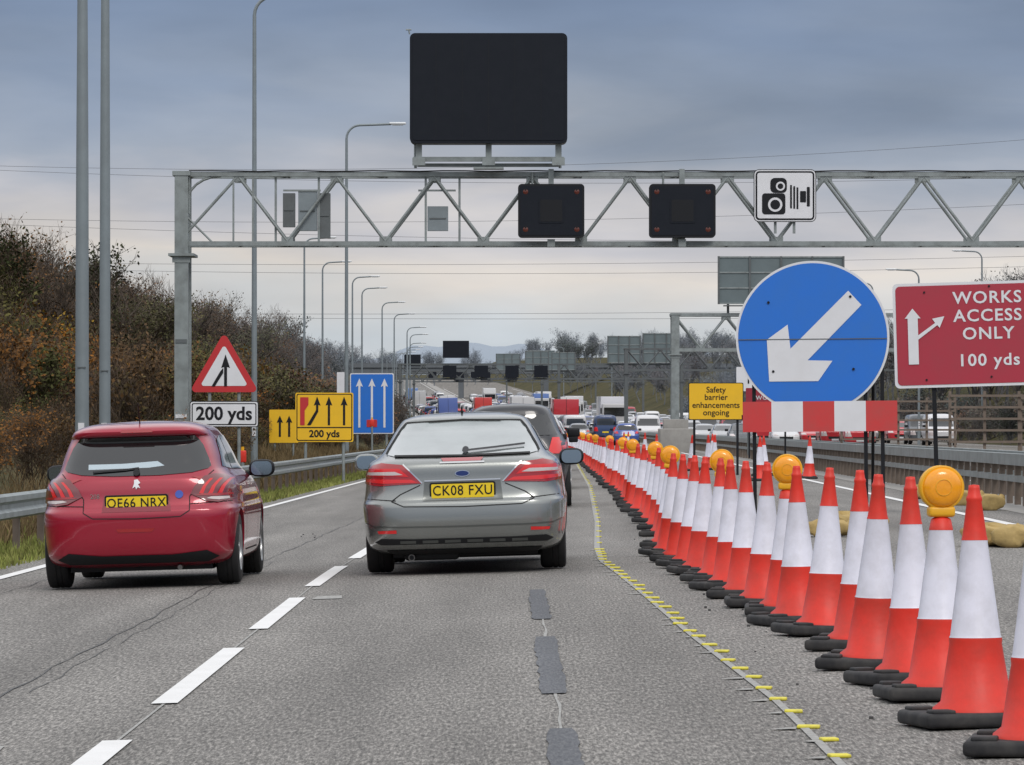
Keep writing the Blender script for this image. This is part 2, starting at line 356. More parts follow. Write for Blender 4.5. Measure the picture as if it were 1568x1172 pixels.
# ---------------------------------------------------------------- lamps
def lamp(X,Y,H,arm,r0=.11,r1=.05,thick=False,side=1):
    m=MB(); z0=gz(X,Y)
    m.cyl((0,0,-.3),(0,0,1.6 if not thick else 6),r0*1.25 if not thick else r0*1.15,'pole',r0*1.2 if not thick else r0,n=14)
    m.cyl((0,0,1.6 if not thick else 6),(0,0,H-.6),r0,'pole',r1,n=14)
    pts=[(0,0,H-.6)]+[(side*.6*(1-math.cos(a)),0,H-.6+.6*math.sin(a)) for a in np.linspace(0,math.pi/2,7)]+[(side*arm,0,H+.05)]
    m.tube(pts,r1*.9,'pole')
    T=Matrix.Translation((side*(arm+.3),0,H+.05))
    m.box((0,0,.03),(.75,.28,.10),'lampg',T,bev=.04); m.box((0,0,-.03),(.5,.2,.06),'lampg',T,bev=.02)
    m.box((0,-r0*1.15-.02,1.35),(.11,.02,.5),'white'); m.box((0,-r0*1.15-.032,1.45),(.07,.004,.05),'black'); m.box((0,-r0*1.15-.032,1.32),(.07,.004,.05),'black')
    if thick:
        m.box((0,-r0*1.1,2.6),(.16,.02,.02),'galvd'); m.box((0,-r0*1.1,.6),(.13,.02,.55),'galvd')
    return m.obj('street_lamp',(X,Y,z0))
lamp(-7.75,76.5,17,1.7,.115,.05,True); lamp(-7.8,81.3,17,1.7,.10,.05,True)
lamp(-8.2,135,15.1,2.0,.095,.06); lamp(-7.45,191,15,2.0,.095,.06)
for X,Y,H in((-14,286,12),(-14.2,318,11.6),(-12.6,335,11.6),(-12.8,362,11.6),(-12.0,392,11.6),(-11.8,425,11.6),(-11.5,465,11.5),(-12,500,11.5),(-13,540,11),(-14.5,590,11),(-16,640,11),(-18,700,11),(-21,770,11),(-24,850,11),(-28,950,11)):
    lamp(X,Y,H,1.5,.09,.06)
for X,Y,H in((28,292,12),(28.5,335,12.5),(36,325,14),(30,420,12),(28,480,12),(22,560,12),(16,680,12),(10,820,12)): lamp(X,Y,H,1.6,.09,.06,side=-1)
# ---------------------------------------------------------------- gantries
def gantry(name,X0,X1,Y,zb,zt,sp,dep,th,posts,off=.0,mat_='galv',pw=.30):
    m=MB()
    for dy in(0,dep):
        for z in(zb,zt): m.box(((X0+X1)/2,dy,z),(X1-X0,th,th),mat_)
        x=X0+off; n=0
        while x<X1-sp/2:
            for a,bb in(((x,zt),(x+sp/2,zb)),((x+sp/2,zb),(x+sp,zt))):
                m.cyl((a[0],dy,a[1]-th/2 if a[1]==zt else a[1]+th/2),(bb[0],dy,bb[1]-th/2 if bb[1]==zt else bb[1]+th/2),th*.36,mat_,n=6)
            for xx,zz in((x,zt-th*.9),(x+sp/2,zb+th*.9)): m.box((xx,dy-.012,zz),(th*2.6,th*.3,th*1.2),mat_)
            x+=sp
    x=X0+off; k=0
    while x<X1:
        for z in(zb,zt): m.box((x,dep/2,z),(th*.5,dep-th,th*.5),mat_)
        if k%2==0: m.cyl((x,0,zb),(x+sp/2,dep,zb),th*.25,mat_,n=6); m.cyl((x,0,zt),(x+sp/2,dep,zt),th*.25,mat_,n=6)
        k+=1; x+=sp/2
    for px in posts:
        zz=gz(px,Y)
        for dy in(0,dep): m.box((px,dy,(zt+zz)/2-.2),(pw,.25,zt-zz+.4),mat_)
        m.box((px,dep/2,zb-.3),(pw+.32,dep+.5,.07),mat_); m.box((px,-.13,zb-.42),(pw+.12,.03,.18),mat_); m.box((px,dep/2,zz+.1),(.9,dep+.9,.5),'conc')
        m.box((px,dep/2,zt+.02),(pw+.12,dep+.3,.12),mat_)
    return m
YG=113
m=gantry('g',-8.9,17,YG,6.2,8.05,2.61,1.0,.12,[-8.8,16.5],off=1.61,pw=.36)
m.cyl((-8.65,0,6.5),(-7.3,0,8.0),.045,'galv',n=6)
pts=[(-8.65,0,7.3)]+[(-8.65+.9*(1-math.cos(a)),0,7.3+.7*math.sin(a)) for a in np.linspace(.2,1.57,6)]; m.tube(pts,.035,'galv')
for x in(-7.42,-6.9): m.box((x,-.02,7.1),(.05,.05,1.75),'galv')
m.cyl((-8.6,0,7.0),(-8.6,-.0,8.),.03,'galv'); m.cyl((-8.65,0,6.9),(-8.0,0,6.25),.03,'galv',n=6)
for z in(.9,1.6,3.6): m.box((-8.8,-.14,z),(.3,.02,.10),'white' if z<2 else 'galvd')
for cx,w,z0,z1 in((-5.95,.32,6.65,7.55),(-5.45,.5,6.55,7.6),(-5.0,.3,6.35,7.55),(-1.98,.55,6.55,7.2)):
    m.box((cx,.25,(z0+z1)/2),(w,.3,z1-z0),'galvd' if w<.5 else 'pole'); m.box((cx,.09,(z0+z1)/2),(w*.8,.02,.03),'galvd')
for x in(-6.3,-5.15,-1.4,-2.3): m.box((x,.1,7.1),(.06,.06,1.75),'galv')
for x in(-5.6,-2.0): m.box((x,.1,7.62),(1.0,.05,.05),'galv')
m.tube([(-8.6,-.08,8.14)]+[(x,-.08,8.13+.012*math.sin(x*3)) for x in np.linspace(-8,16,40)],.018,'black',5)
go=m.obj('overhead_gantry',(0,YG,0))
m=MB(); w,h=4.17,2.92; zc=10.28
m.plate(rrect(w,h,.14,cz=zc),-.35,.35,'panel',kb='black')
m.plate(rrect(w-.16,h-.16,.08,cz=zc),-.365,-.352,'panel')
for i in range(1,6): m.box((-w/2+i*w/6,-.367,zc),(.012,.006,h-.3),'black')
for x in(-1.85,0,1.85):
    m.box((x,0,8.62),(.16,.2,.46),'galv'); m.box((x,-.12,8.35),(.34,.1,.2),'galv')
m.box((0,0,8.42),(4.0,.14,.12),'galv'); m.box((0,.3,8.28),(3.8,.12,.09),'galv'); m.box((0,-.1,8.17),(.8,.5,.05),'galv')
m.cyl((-2.1,0,11.74),(-2.12,0,11.86),.02,'galv'); m.cyl((-2.2,0,11.86),(-2.05,0,11.86),.02,'galv')
for x in(-1.95,1.9): m.cyl((x,.3,8.2),(x,.3,8.9),.04,'galv')
m.obj('matrix_message_sign',(-.62,YG-.45,0))
M['lensd']=mat('unlit_lens',(.12,.03,.02),.2)
def sig(X):
    m=MB(); z=7.05
    m.plate(rrect(1.76,1.42,.1,cz=z),-.3,.1,'black'); m.plate(rrect(1.64,1.30,.06,cz=z),-.312,-.302,'panel')
    m.plate(rrect(.66,.66,.03,cz=z),-.325,-.314,'panel'); m.plate(rrect(.58,.58,.03,cz=z),-.33,-.327,'black')
    for sx in(-1,1):
        for sz in(-1,1):
            T=Matrix.Translation((sx*.68,-.312,z+sz*.5))@Matrix.Rotation(math.radians(90),4,'X')
            m.lathe([(0,.02),(.05,.015),(.07,0)],'lensd',16,T); m.cyl((sx*.68,-.35,z+sz*.5+.07),(sx*.68,-.31,z+sz*.5+.07),.03,'black')
    m.box((0,.1,7.95),(.14,.2,.45),'galv'); m.cyl((-.5,.1,7.7),(-.5,.1,8.1),.03,'galv'); m.box((0,-.05,6.2),(.2,.25,.2),'galv')
    m.obj('lane_control_signal',(X,YG-.25,0))
sig(1.04); sig(4.52)
m=MB(); s=57.5
m.plate(rrect(1.66,1.40,.14),-.03,0,'black'); m.poly(rrect(1.62,1.36,.12),-.036,'white'); m.poly(rrect(1.56,1.30,.10),-.042,'black'); m.poly(rrect(1.47,1.21,.06),-.048,'white')
def A(pts,cx,cy,k): return [((p[0]-cx)/k,(cy-p[1])/k) for p in pts]
m.poly(rrect(.62,.56,.08,cx=-.30,cz=-.22),-.054,'black'); m.poly(circ(.19,32,-.26,-.24),-.058,'white'); m.poly(circ(.13,32,-.26,-.24),-.062,'black')
m.poly(rrect(.44,.40,.12,cx=-.17,cz=.27),-.054,'black'); m.poly(circ(.12,32,-.12,.25),-.058,'white'); m.poly(circ(.075,32,-.12,.25),-.062,'black')
for i in range(3): m.poly(rrect(.05,.62-.02*i,.01,cx=.16+i*.085,cz=-.03-.02*i),-.054,'black')
m.poly(rrect(.16,.30,.02,cx=.48,cz=-.03),-.054,'black'); m.poly(rrect(.08,.52,.02,cx=.62,cz=-.03),-.056,'black')
m.box((-.25,.1,-.75),(.07,.07,.5),'galv'); m.box((.25,.1,-.75),(.07,.07,.5),'galv')
m.obj('speed_camera_sign',(7.25,YG-.3,7.46))
m=gantry('g2',9.9,44,265,6.15,8.35,3.2,1.4,.2,[10.2,43],off=.3,mat_='galv',pw=.5)
M['sback']=mat('sign_back_grey',(.16,.20,.21),.6,.2,noise=(1,.5,(.11,.14,.15)))
def signback(m,x0,x1,z0,z1,dy=0):
    m.box(((x0+x1)/2,dy,(z0+z1)/2),(x1-x0,.12,z1-z0),'sback')
    n=max(3,int((x1-x0)/1.9))
    for i in range(n+1): m.box((x0+(x1-x0)*i/n,dy-.12,(z0+z1)/2),(.12,.1,z1-z0+.1),'galvd')
    for i in range(4): m.box(((x0+x1)/2,dy-.09,z0+(z1-z0)*i/3),(x1-x0,.05,.09),'galv')
signback(m,12.9,20.7,9.05,11.95)
for x in(13.5,17,20): m.box((x,.2,8.7),(.15,.15,1.2),'galvd')
m.box((15.2,-.2,8.9),(4,.9,.06),'galvd')
m.obj('overhead_gantry',(0,265,0))
def fargantry(Y,X0,X1,mats,backs,sigs,tone='galvd'):
    z=rz(Y); m=gantry('g',X0,X1,Y,z+6.0,z+7.6,2.6,1.2,.17,[X0+.2,(X0+X1)/2+2,X1-.2],off=.2,mat_=tone)
    for x,w,h in mats: m.box((x,-.5,z+8.3+h/2),(w,.4,h),'panel')
    for a,bb,h in backs: signback(m,a,bb,z+7.8,z+7.8+h,-.3)
    for x in sigs: m.box((x,-.5,z+6.8),(1.5,.4,1.3),'panel')
    m.obj('overhead_gantry',(0,Y,0))
fargantry(470,-12.6,19,[(-6.2,2.9,1.9)],[(10.6,14.2,2.9),(14.5,18.4,3.2)],[-6.9,-3.4,.0,3.2])
fargantry(640,-15,20,[(-15,2.5,1.8)],[(2,5.5,2.8),(6,9.5,2.6)],[-8,-4,0])
fargantry(800,-22,16,[],[(-3,1.5,3.0),(3,8,3.6),(9,12,3)],[-15,-11,-7])
m=gantry('g',9.5,40,360,rz(360)+6,rz(360)+7.8,2.8,1.4,.16,[9.7],off=.3,mat_='galvd'); m.obj('overhead_gantry',(0,360,0))
M['bridge']=mat('bridge_concrete',(.14,.155,.17),.9,noise=(.5,.5,(.10,.11,.12)))
m=MB(); zb=rz(1000)+5.8
m.box((-15,0,zb+.7),(170,9,1.4),'bridge'); m.box((-15,-4.7,zb+1.9),(170,.3,1.0),'bridge')
for x in(-58,-29,-12,8,32): m.box((x,0,zb-3.5),(1.2,7,7),'bridge')
m.obj('road_bridge',(0,1000,0))
# ---------------------------------------------------------------- signs
def post(m,x,z0,z1,y=.06,r=.04,k='galv'): m.cyl((x,y,z0),(x,y,z1),r,k,n=10)
X,Y=-6.85,101; zg=gz(X,Y); m=MB()
def tri(sz,cz_,r=.09):
    p=[];R=sz/math.sqrt(3)
    for a in(90,210,330):
        c=Vector((math.cos(math.radians(a)),math.sin(math.radians(a))))*(R-2*r)
        for da in np.linspace(-60,60,7): p.append((c.x+r*math.cos(math.radians(a+da)),cz_+c.y+r*math.sin(math.radians(a+da))))
    return p
zc=2.62
m.plate(tri(1.66,zc),-.02,.0,'signred',kb='galv'); m.poly(tri(1.14,zc,.05),-.026,'white')
m.poly([(-.0,zc-.34),(.07,zc-.34),(.07,zc+.12),(.14,zc+.10),(.035,zc+.42),(-.07,zc+.10),(0,zc+.12)],-.032,'black')
m.poly([(-.30,zc-.34),(-.22,zc-.34),(-.02,zc-.02),(-.02,zc+.10),(-.09,zc+.02)],-.034,'black')
m.plate(rrect(1.64,.62,.06,cz=1.62),-.02,0,'black'); m.poly(rrect(1.60,.58,.05,cz=1.62),-.026,'white'); m.poly(rrect(1.54,.52,.04,cz=1.62),-.03,'black'); m.poly(rrect(1.49,.47,.03,cz=1.62),-.034,'white')
text(m,'200 yds',.44,'black',0,-.038,1.62,bold=.012,sx=.98)
post(m,-.35,zg-.3-0,2.3); post(m,.35,zg-.3,2.3)
m.obj('merge_warning_sign',(X,Y,0))
X,Y=-4.95,112; m=MB(); m.plate(rrect(1.53,1.30,.05,cz=1.57),-.02,0,'yellow',kb='galv')
m.poly(rrect(1.47,1.24,.05,cz=1.57),-.025,'black'); m.poly(rrect(1.42,1.19,.04,cz=1.57),-.03,'yellow'); m.poly(rrect(1.42,.03,.01,cz=1.30),-.034,'black')
text(m,'200 yds',.26,'black',0,-.036,1.13,bold=.007)
for x in(.12,.52): m.poly([(x-.03,1.36),(x+.03,1.36),(x+.03,1.9),(x+.09,1.88),(x,2.12),(x-.09,1.88),(x-.03,1.9)],-.036,'black')
m.poly([(-.46,1.36),(-.36,1.36),(-.16,1.72),(-.16,1.9),(-.10,1.88),(-.19,2.12),(-.28,1.88),(-.22,1.9),(-.22,1.76)],-.036,'black')
m.poly([(-.64,1.36),(-.52,1.36),(-.52,1.75),(-.42,1.9),(-.42,2.1),(-.64,2.1)],-.038,'signred')
post(m,-.5,-.5,1.6); post(m,.5,-.5,1.6); m.obj('roadworks_lane_sign',(X,Y,0))
X,Y=-8.6,160; m=MB(); m.plate(rrect(1.1,1.25,.04,cz=1.35),-.02,0,'yellow',kb='galv')
for x in(-.15,.2): m.poly([(x-.04,.95),(x+.04,.95),(x+.04,1.5),(x+.12,1.48),(x,1.75),(x-.12,1.48),(x-.04,1.5)],-.03,'black')
post(m,-.35,-.5,1.3); post(m,.35,-.5,1.3); m.obj('roadworks_lane_sign',(X,Y,0))
X,Y=-6.7,203; m=MB(); m.plate(rrect(2.1,2.9,.08,cz=2.45),-.03,0,'white',kb='galv'); m.poly(rrect(2.0,2.8,.07,cz=2.45),-.04,'blue')
for x in(-.6,0,.6): m.poly([(x-.05,1.3),(x+.05,1.3),(x+.05,3.3),(x+.17,3.25),(x,3.65),(x-.17,3.25),(x-.05,3.3)],-.05,'white')
m.plate(rrect(.55,2.9,.04,cx=-1.4,cz=2.5),-.03,0,'white',kb='galv')
m.poly(rrect(.5,.35,.03,cx=0,cz=1.5),-.06,'signred')
post(m,-.7,-.5,2.4,r=.06); post(m,.7,-.5,2.4,r=.06); m.obj('motorway_lane_sign',(X,Y,0))
for X,Y,h in((-6.6,104,.7),(-6.1,185,1.6)):
    m=MB(); m.cyl((0,0,-.2),(0,0,h),.045,'galv'); m.box((0,0,h+.12),(.18,.10,.30),'coner',bev=.03); m.cyl((0,0,h+.27),(0,0,h+.36),.04,'amberb'); m.obj('marker_post',(X,Y,gz(X,Y)))
M['signredl']=mat('plank_red',(.62,.05,.05),.45,noise=(4,.6,(.42,.09,.08)))
K=129.; X,Y=3.57,50.4; z0=1.3+(655-517)/K; m=MB()
m.plate(circ(.91,96),-.025,0,'white',kb='galvd'); m.poly(circ(.882,96),-.031,'blue')
ap=[(1300,446),(1320,468),(1237,552),(1275,553),(1253,584),(1178,584),(1175,520),(1207,497),(1211,534)]
m.poly(A(ap,1245,517,K),-.037,'white')
m.box((0,-.039,-.02),(1.76,.004,.010),'galvd')
for q in((-.52,.42),(.45,.48),(-.47,-.40),(.48,-.38)): m.cyl((q[0],-.045,q[1]),(q[0],-.03,q[1]),.016,'black')
zp=(517-638)/K
x0=(1137-1245)/K; ws=[0,44,92,140,188,236]
for i in range(5):
    xa=x0+ws[i]/K+.0; xb=x0+ws[i+1]/K
    m.plate([(xa,zp-.18),(xb,zp-.18),(xb,zp+.18),(xa,zp+.18)],-.06,-.03,'signredl' if i%2==0 else 'white',kb='galvd')
zg=gz(X,Y)-z0
for x in(-.70,.62,.82): m.box((x,.04,(zg+.3)/2),(.045,.045,.3-zg),'black')
m.box((0,.04,.3),(1.3,.04,.04),'black'); m.box((0,.04,zp),(1.7,.04,.05),'black')
for x in(-.70,.72):
    m.box((x,.3,zg+.03),(.06,1.3,.06),'black'); m.cyl((x,.06,0),(x,.9,zg+.05),.02,'black')
    for dy in(-.2,.8): m.box((x,dy,zg+.10),(.32,.2,.10),'sand',bev=.045)
m.obj('keep_left_sign',(X,Y,z0),(0,math.radians(-.5),math.radians(-3)))
K=110.; X,Y=6.36,59.1; z0=1.3+(655-512)/K; m=MB()
m.plate(rrect(2.08,1.46,.07),-.02,0,'white',kb='galvd'); m.poly(rrect(2.0,1.38,.06),-.026,'boardred')
for t,dz in(('WORKS',.50),('ACCESS',.25),('ONLY',0.0),('100 yds',-.37)):
    text(m,t,.235,'white',.27,-.032,dz,bold=.004,sx=1.06,spacing=1.12)
m.poly([(-.84,-.40),(-.70,-.40),(-.70,.24),(-.66,.24),(-.77,.38),(-.88,.24),(-.84,.24)],-.038,'white')
m.poly([(-.705,.0),(-.46,.17),(-.50,.23),(-.33,.26),(-.40,.10),(-.43,.14),(-.705,-.06)],-.040,'white')
for q in((-.60,.60),(.30,.66),(.9,.60),(.30,-.60),(-.6,-.62)): m.cyl((q[0],-.04,q[1]),(q[0],-.03,q[1]),.015,'black')
zg=gz(X,Y)-z0
for x in(-.50,.88): m.box((x,.05,(zg+.7)/2),(.06,.06,.7-zg),'black')
m.box((.2,.05,.4),(1.8,.04,.05),'black')
m.obj('works_access_sign',(X,Y,z0),(0,math.radians(-1.6),math.radians(-5)))
K=60.; X,Y=5.19,108.; z0=1.3+(655-615)/K; m=MB()
m.plate(rrect(1.4,.95,.04),-.02,0,'black'); m.poly(rrect(1.36,.91,.03),-.026,'yellow')
for t,dz in(('Safety',.29),('barrier',.10),('enhancements',-.10),('ongoing',-.29)): text(m,t,.21,'black',0,-.032,dz,bold=.002)
zg=gz(X,Y)-z0
for x in(-.55,.55): m.box((x,.05,zg/2),(.06,.06,-zg),'black')
m.obj('safety_barrier_works_sign',(X,Y,z0))
m=MB(); m.plate(rrect(1.2,.5,.03),-.02,0,'boardred',kb='galvd'); text(m,'works',.26,'white',0,-.03,0)
for x in(-.5,.5): m.box((x,.05,-.9),(.05,.05,1.6),'black')
m.obj('road_works_sign',(7.1,118,2.15))
m=MB(); m.plate(rrect(.8,.8,.03),-.02,0,'white',kb='galvd'); text(m,'1',.5,'black',0,-.03,0); m.box((0,.05,-1.3),(.08,.08,2.4),'galvd')
m.obj('marker_sign',(7.8,140,2.9))
for X,Y in((11.0,92),(13.5,100),(10.2,112),(12.2,84)):
    m=MB()
    for z in(.9,1.15,1.4,1.65,1.9): m.box((0,0,z),(3.0,.05,.05),'rust')
    for x in np.linspace(-1.5,1.5,5): m.box((x,0.06,1.0),(.06,.06,2.0),'rust')
    m.obj('steel_frame_rack',(X,Y,.09))
def bag(X,Y,s,rz_):
    m=MB(); n=20; vs=[];fs=[]
    f=lambda c,p:math.copysign(abs(c)**p,c)
    for i in range(n):
        for j in range(n):
            a=-math.pi/2+math.pi*i/(n-1); t=2*math.pi*j/n
            wv=1+.10*math.sin(3*t+X*9+i*.4)+.06*math.sin(7*t+i)
            vs.append((.27*f(math.cos(a),.5)*f(math.cos(t),.6)*wv,.20*f(math.cos(a),.5)*f(math.sin(t),.6)*wv,.11+.11*f(math.sin(a),.6)*(1+.25*math.sin(2.3*t+X*5))))
    fs=[(i*n+j,i*n+(j+1)%n,(i+1)*n+(j+1)%n,(i+1)*n+j) for i in range(n-1) for j in range(n)]
    m.add(vs,fs,'sand',True); m.cyl((.25,0,.14),(.33,.02,.20),.03,'sand',.05); o=m.obj('sandbag',(X,Y,gz(X,Y)),(0,0,rz_)); o.scale=(s,s,s)
for X,Y,s,q in((4.85,43.2,1.0,.1),(5.05,42.9,.95,1.2),(3.5,47.0,.9,.3),(3.9,50.4,.9,.8),(6.9,62,1,.5),(7.0,66,1,.1),(6.9,72,1,.7)): bag(X,Y,s,q)
m=MB(); m.box((0,0,.6),(1.6,3,1.2),'conc',bev=.05); m.box((0,0,1.4),(1.2,1.0,.5),'conc',bev=.03); m.obj('concrete_base',(7.9,205,0.05))
# ---------------------------------------------------------------- cars
def pchip(xs,ys,x):
    xs=np.array(xs);ys=np.array(ys);h=np.diff(xs);d=np.diff(ys)/h;mm=np.zeros(len(xs))
    for i in range(1,len(xs)-1):
        if d[i-1]*d[i]>0:
            w1=2*h[i]+h[i-1];w2=h[i]+2*h[i-1];mm[i]=(w1+w2)/(w1/d[i-1]+w2/d[i])
    mm[0]=d[0];mm[-1]=d[-1]
    i=int(np.clip(np.searchsorted(xs,x)-1,0,len(h)-1));t=(x-xs[i])/h[i]
    return (1+2*t)*(1-t)**2*ys[i]+t*(1-t)**2*h[i]*mm[i]+t*t*(3-2*t)*ys[i+1]+t*t*(t-1)*h[i]*mm[i+1]
def car_body(tbl,nl=60,nc=168,arches=(),ar=.36,wid=.9):
    tb=np.array(tbl);zs=tb[:,0]; lv=sorted(set(list(np.linspace(zs[0],zs[-1],nl))+list(zs)))
    vs=[]
    for z in lv:
        yr,yf,w,n=[pchip(zs,tb[:,i],z) for i in(1,2,3,4)]
        mid=(yr+yf)/2;hl=(yf-yr)/2
        for i in range(nc):
            a=2*math.pi*i/nc; c=math.cos(a);s=math.sin(a); R=(abs(c)**n+abs(s)**n)**(-1/n)
            vs.append((w*R*c,mid+hl*R*s,z))
    L=len(lv); fs=[(i*nc+j,i*nc+(j+1)%nc,(i+1)*nc+(j+1)%nc,(i+1)*nc+j) for i in range(L-1) for j in range(nc)]
    fs.append(tuple(range(nc))[::-1]); fs.append(tuple(range((L-1)*nc,L*nc)))
    me=bpy.data.meshes.new('b'); me.from_pydata(vs,[],fs); o=bpy.data.objects.new('b',me); sc.collection.objects.link(o)
    tmp=[o]
    for ay in arches:
        c=MB()
        for sx in(-1,1): c.cyl((sx*(wid-.32),ay,ar-.03),(sx*(wid+.3),ay,ar-.03),ar,'black',n=48)
        co=c.obj('cut'); tmp.append(co); md=o.modifiers.new('b','BOOLEAN'); md.object=co; md.operation='DIFFERENCE'; md.solver='EXACT'
    bpy.context.view_layer.update()
    me2=bpy.data.meshes.new_from_object(o.evaluated_get(bpy.context.evaluated_depsgraph_get()))
    V=[v.co.copy() for v in me2.vertices];F=[list(p.vertices) for p in me2.polygons]
    for t in tmp: bpy.data.objects.remove(t)
    return V,F
def inpoly(x,y,P):
    c=False;j=len(P)-1
    for i in range(len(P)):
        if (P[i][1]>y)!=(P[j][1]>y) and x<(P[j][0]-P[i][0])*(y-P[i][1])/(P[j][1]-P[i][1])+P[i][0]: c=not c
        j=i
    return c
class Car:
    def __init__(s,V,F,k):
        s.mb=MB(); s.mb.add(V,F,k,True); s.bvh=bvhtree.BVHTree.FromPolygons([tuple(v) for v in V],F)
    def ray(s,a,b,ax):
        o,d={'rear':((a,-3,b),(0,1,0)),'front':((a,9,b),(0,-1,0)),'right':((4,a,b),(-1,0,0)),'left':((-4,a,b),(1,0,0)),'top':((a,b,5),(0,0,-1))}[ax]
        return s.bvh.ray_cast(Vector(o),Vector(d))
    def decal(s,poly,ax,k,off=.004,res=.04,mirror=False,skirt=False):
        P=[]
        for i in range(len(poly)):
            a=Vector(poly[i]);b=Vector(poly[(i+1)%len(poly)]);n=max(1,int((b-a).length/res))
            P+= [a.lerp(b,t/n) for t in range(n)]
        pts=list(P);xs=[p.x for p in P];ys=[p.y for p in P]
        for x in np.arange(min(xs)+res/2,max(xs),res):
            for y in np.arange(min(ys)+res/2,max(ys),res):
                if inpoly(x,y,P) and min((Vector((x,y))-q).length for q in P)>res*.4: pts.append(Vector((x,y)))
        n=len(P); r=geometry.delaunay_2d_cdt(pts,[(i,(i+1)%n) for i in range(n)],[],1,1e-6)
        vs=[];ok=[]
        for v in r[0]:
            h=s.ray(v.x,v.y,ax)
            if h[0] is None: vs.append((0,0,0));ok.append(False)
            else: vs.append(h[0]+h[1]*off);ok.append(True)
        s.mb.add(vs,[f for f in r[2] if all(ok[i] for i in f)],k,True)
        if mirror: s.decal([(-p[0],p[1]) for p in poly][::-1],ax,k,off,res)
    def line(s,pts,w,ax,k='darkline',off=.0035,mirror=False):
        for a,b in zip(pts[:-1],pts[1:]):
            a=Vector(a);b=Vector(b);n=max(1,int((b-a).length/.04));d=(b-a).normalized();p=Vector((-d.y,d.x))*w/2
            vs=[];ok=[]
            for i in range(n+1):
                q=a.lerp(b,i/n)
                for sg in(-1,1):
                    c=q+p*sg;h=s.ray(c.x,c.y,ax)
                    if h[0] is None: vs.append((0,0,0));ok.append(0)
                    else: vs.append(h[0]+h[1]*off);ok.append(1)
            s.mb.add(vs,[(2*i,2*i+1,2*i+3,2*i+2) for i in range(n) if all(ok[2*i:2*i+4])],k,True)
        if mirror: s.line([(-p[0],p[1]) for p in pts],w,ax,k,off)
def wheel(mb,x,y,r,w,side):
    T=Matrix.Translation((x,y,r))@Matrix.Rotation(math.radians(90),4,'Y')
    h=w/2
    mb.lathe([(r*.62,-h),(r*.9,-h),(r*.97,-h*.9),(r,-h*.7),(r,-h*.12),(r*.985,-h*.1),(r*.985,-h*.02),(r,0),(r,h*.3),(r*.985,h*.32),(r*.985,h*.4),(r,h*.42),(r,h*.7),(r*.97,h*.9),(r*.9,h),(r*.64,h)],'tyre',40,T)
    o=side*h*.6
    mb.lathe([(r*.64,side*h),(r*.60,side*h*.9),(r*.58,o*.3)],'rim',40,T)
    mb.lathe([(0,o*.2),(r*.6,o*.2)],'black',24,T)
    for i in range(5):
        a=2*math.pi*i/5
        mb.box((r*.31,0,o+side*.005),(r*.62,r*.16,.03),'rim',T@Matrix.Rotation(a,4,'Z'),bev=.008)
    mb.lathe([(0,o+side*.03),(r*.13,o+side*.03),(r*.15,o)],'rim',20,T)
M['glassm']=mat('mirror_glass',(.25,.30,.36),.05,.9)
def mirror_(mb,x,y,z,k,s=1):
    vs=[];fs=[];n=16
    for i in range(n):
        for j in range(n):
            a=-math.pi/2+math.pi*i/(n-1);t=2*math.pi*j/n;f=lambda c:math.copysign(abs(c)**.75,c)
            vs.append((x+s*.12*f(math.cos(a))*f(math.cos(t)),y+.06*f(math.sin(a)),z+.082*f(math.cos(a))*f(math.sin(t))))
    fs=[(i*n+j,i*n+(j+1)%n,(i+1)*n+(j+1)%n,(i+1)*n+j) for i in range(n-1) for j in range(n)]
    mb.add(vs,fs,k,True)
    mb.plate([(x+p[0],z+p[1]) for p in rrect(.19,.125,.05)],y-.066,y-.060,'glassm',kb='black')
    mb.box((x-math.copysign(.15,x),y+.02,z-.045),(.14,.05,.04),k,bev=.01)
def plateat(c,z,w,h,txt,ts,tilt=0,y=None):
    hh=c.ray(0,z,'rear'); y=hh[0].y-.012
    T=Matrix.Translation((0,y,z))@Matrix.Rotation(tilt,4,'X')
    c.mb.plate(rrect(w+.03,h+.03,.02),-.002,.02,'black',T); c.mb.plate(rrect(w,h,.01),-.010,-.003,'plate',T)
    text(c.mb,txt,ts,'black',0,-.013,0,T,bold=.0008,sx=.90,spacing=1.08)
M['redl2']=mat('red_lens_bright',(.74,.02,.022),.15,coat=.8)
M['redd']=mat('red_recess_shade',(.22,.004,.016),.3,.2,coat=1)  # darker body red, paints the plate recess's shade onto the tailgate
M['stk']=mat('blue_sticker',(.05,.10,.45),.4)
M['lensdk']=mat('dark_red_lens',(.16,.004,.008),.1,spec=.9,coat=1)
# ---- red hatchback
tb=[(.17,.34,3.66,.70,6),(.19,.22,3.76,.775,7),(.23,.10,3.88,.825,7.5),(.30,.035,3.93,.845,8),(.45,.005,3.96,.858,8),(.60,.0,3.95,.865,8),(.665,.01,3.92,.862,8),(.70,.045,3.86,.855,7.5),(.78,.075,3.65,.85,7),
(.86,.09,3.35,.838,7),(.93,.11,3.08,.812,6.5),(.975,.14,2.92,.765,6.5),(1.02,.17,2.82,.728,6.5),(1.12,.22,2.62,.698,6),(1.22,.28,2.40,.660,6),(1.30,.335,2.22,.625,6),
(1.322,.25,2.16,.612,6),(1.355,.235,2.05,.592,6),(1.385,.27,1.95,.555,5.5),(1.415,.38,1.8,.48,4.5),(1.435,.62,1.6,.36,3.5),(1.447,.95,1.4,.16,2.4)]
V,F=car_body(tb,nl=72,arches=(.66,3.2),ar=.345,wid=.86); c=Car(V,F,'redpaint')
c.decal([(-.50,1.312),(.50,1.312),(.565,1.22),(.615,1.10),(.635,1.04),(.61,1.015),(.48,.985),(.2,.968),(-.2,.968),(-.48,.985),(-.61,1.015),(-.635,1.04),(-.615,1.10),(-.565,1.22)],'rear','glass',.006)
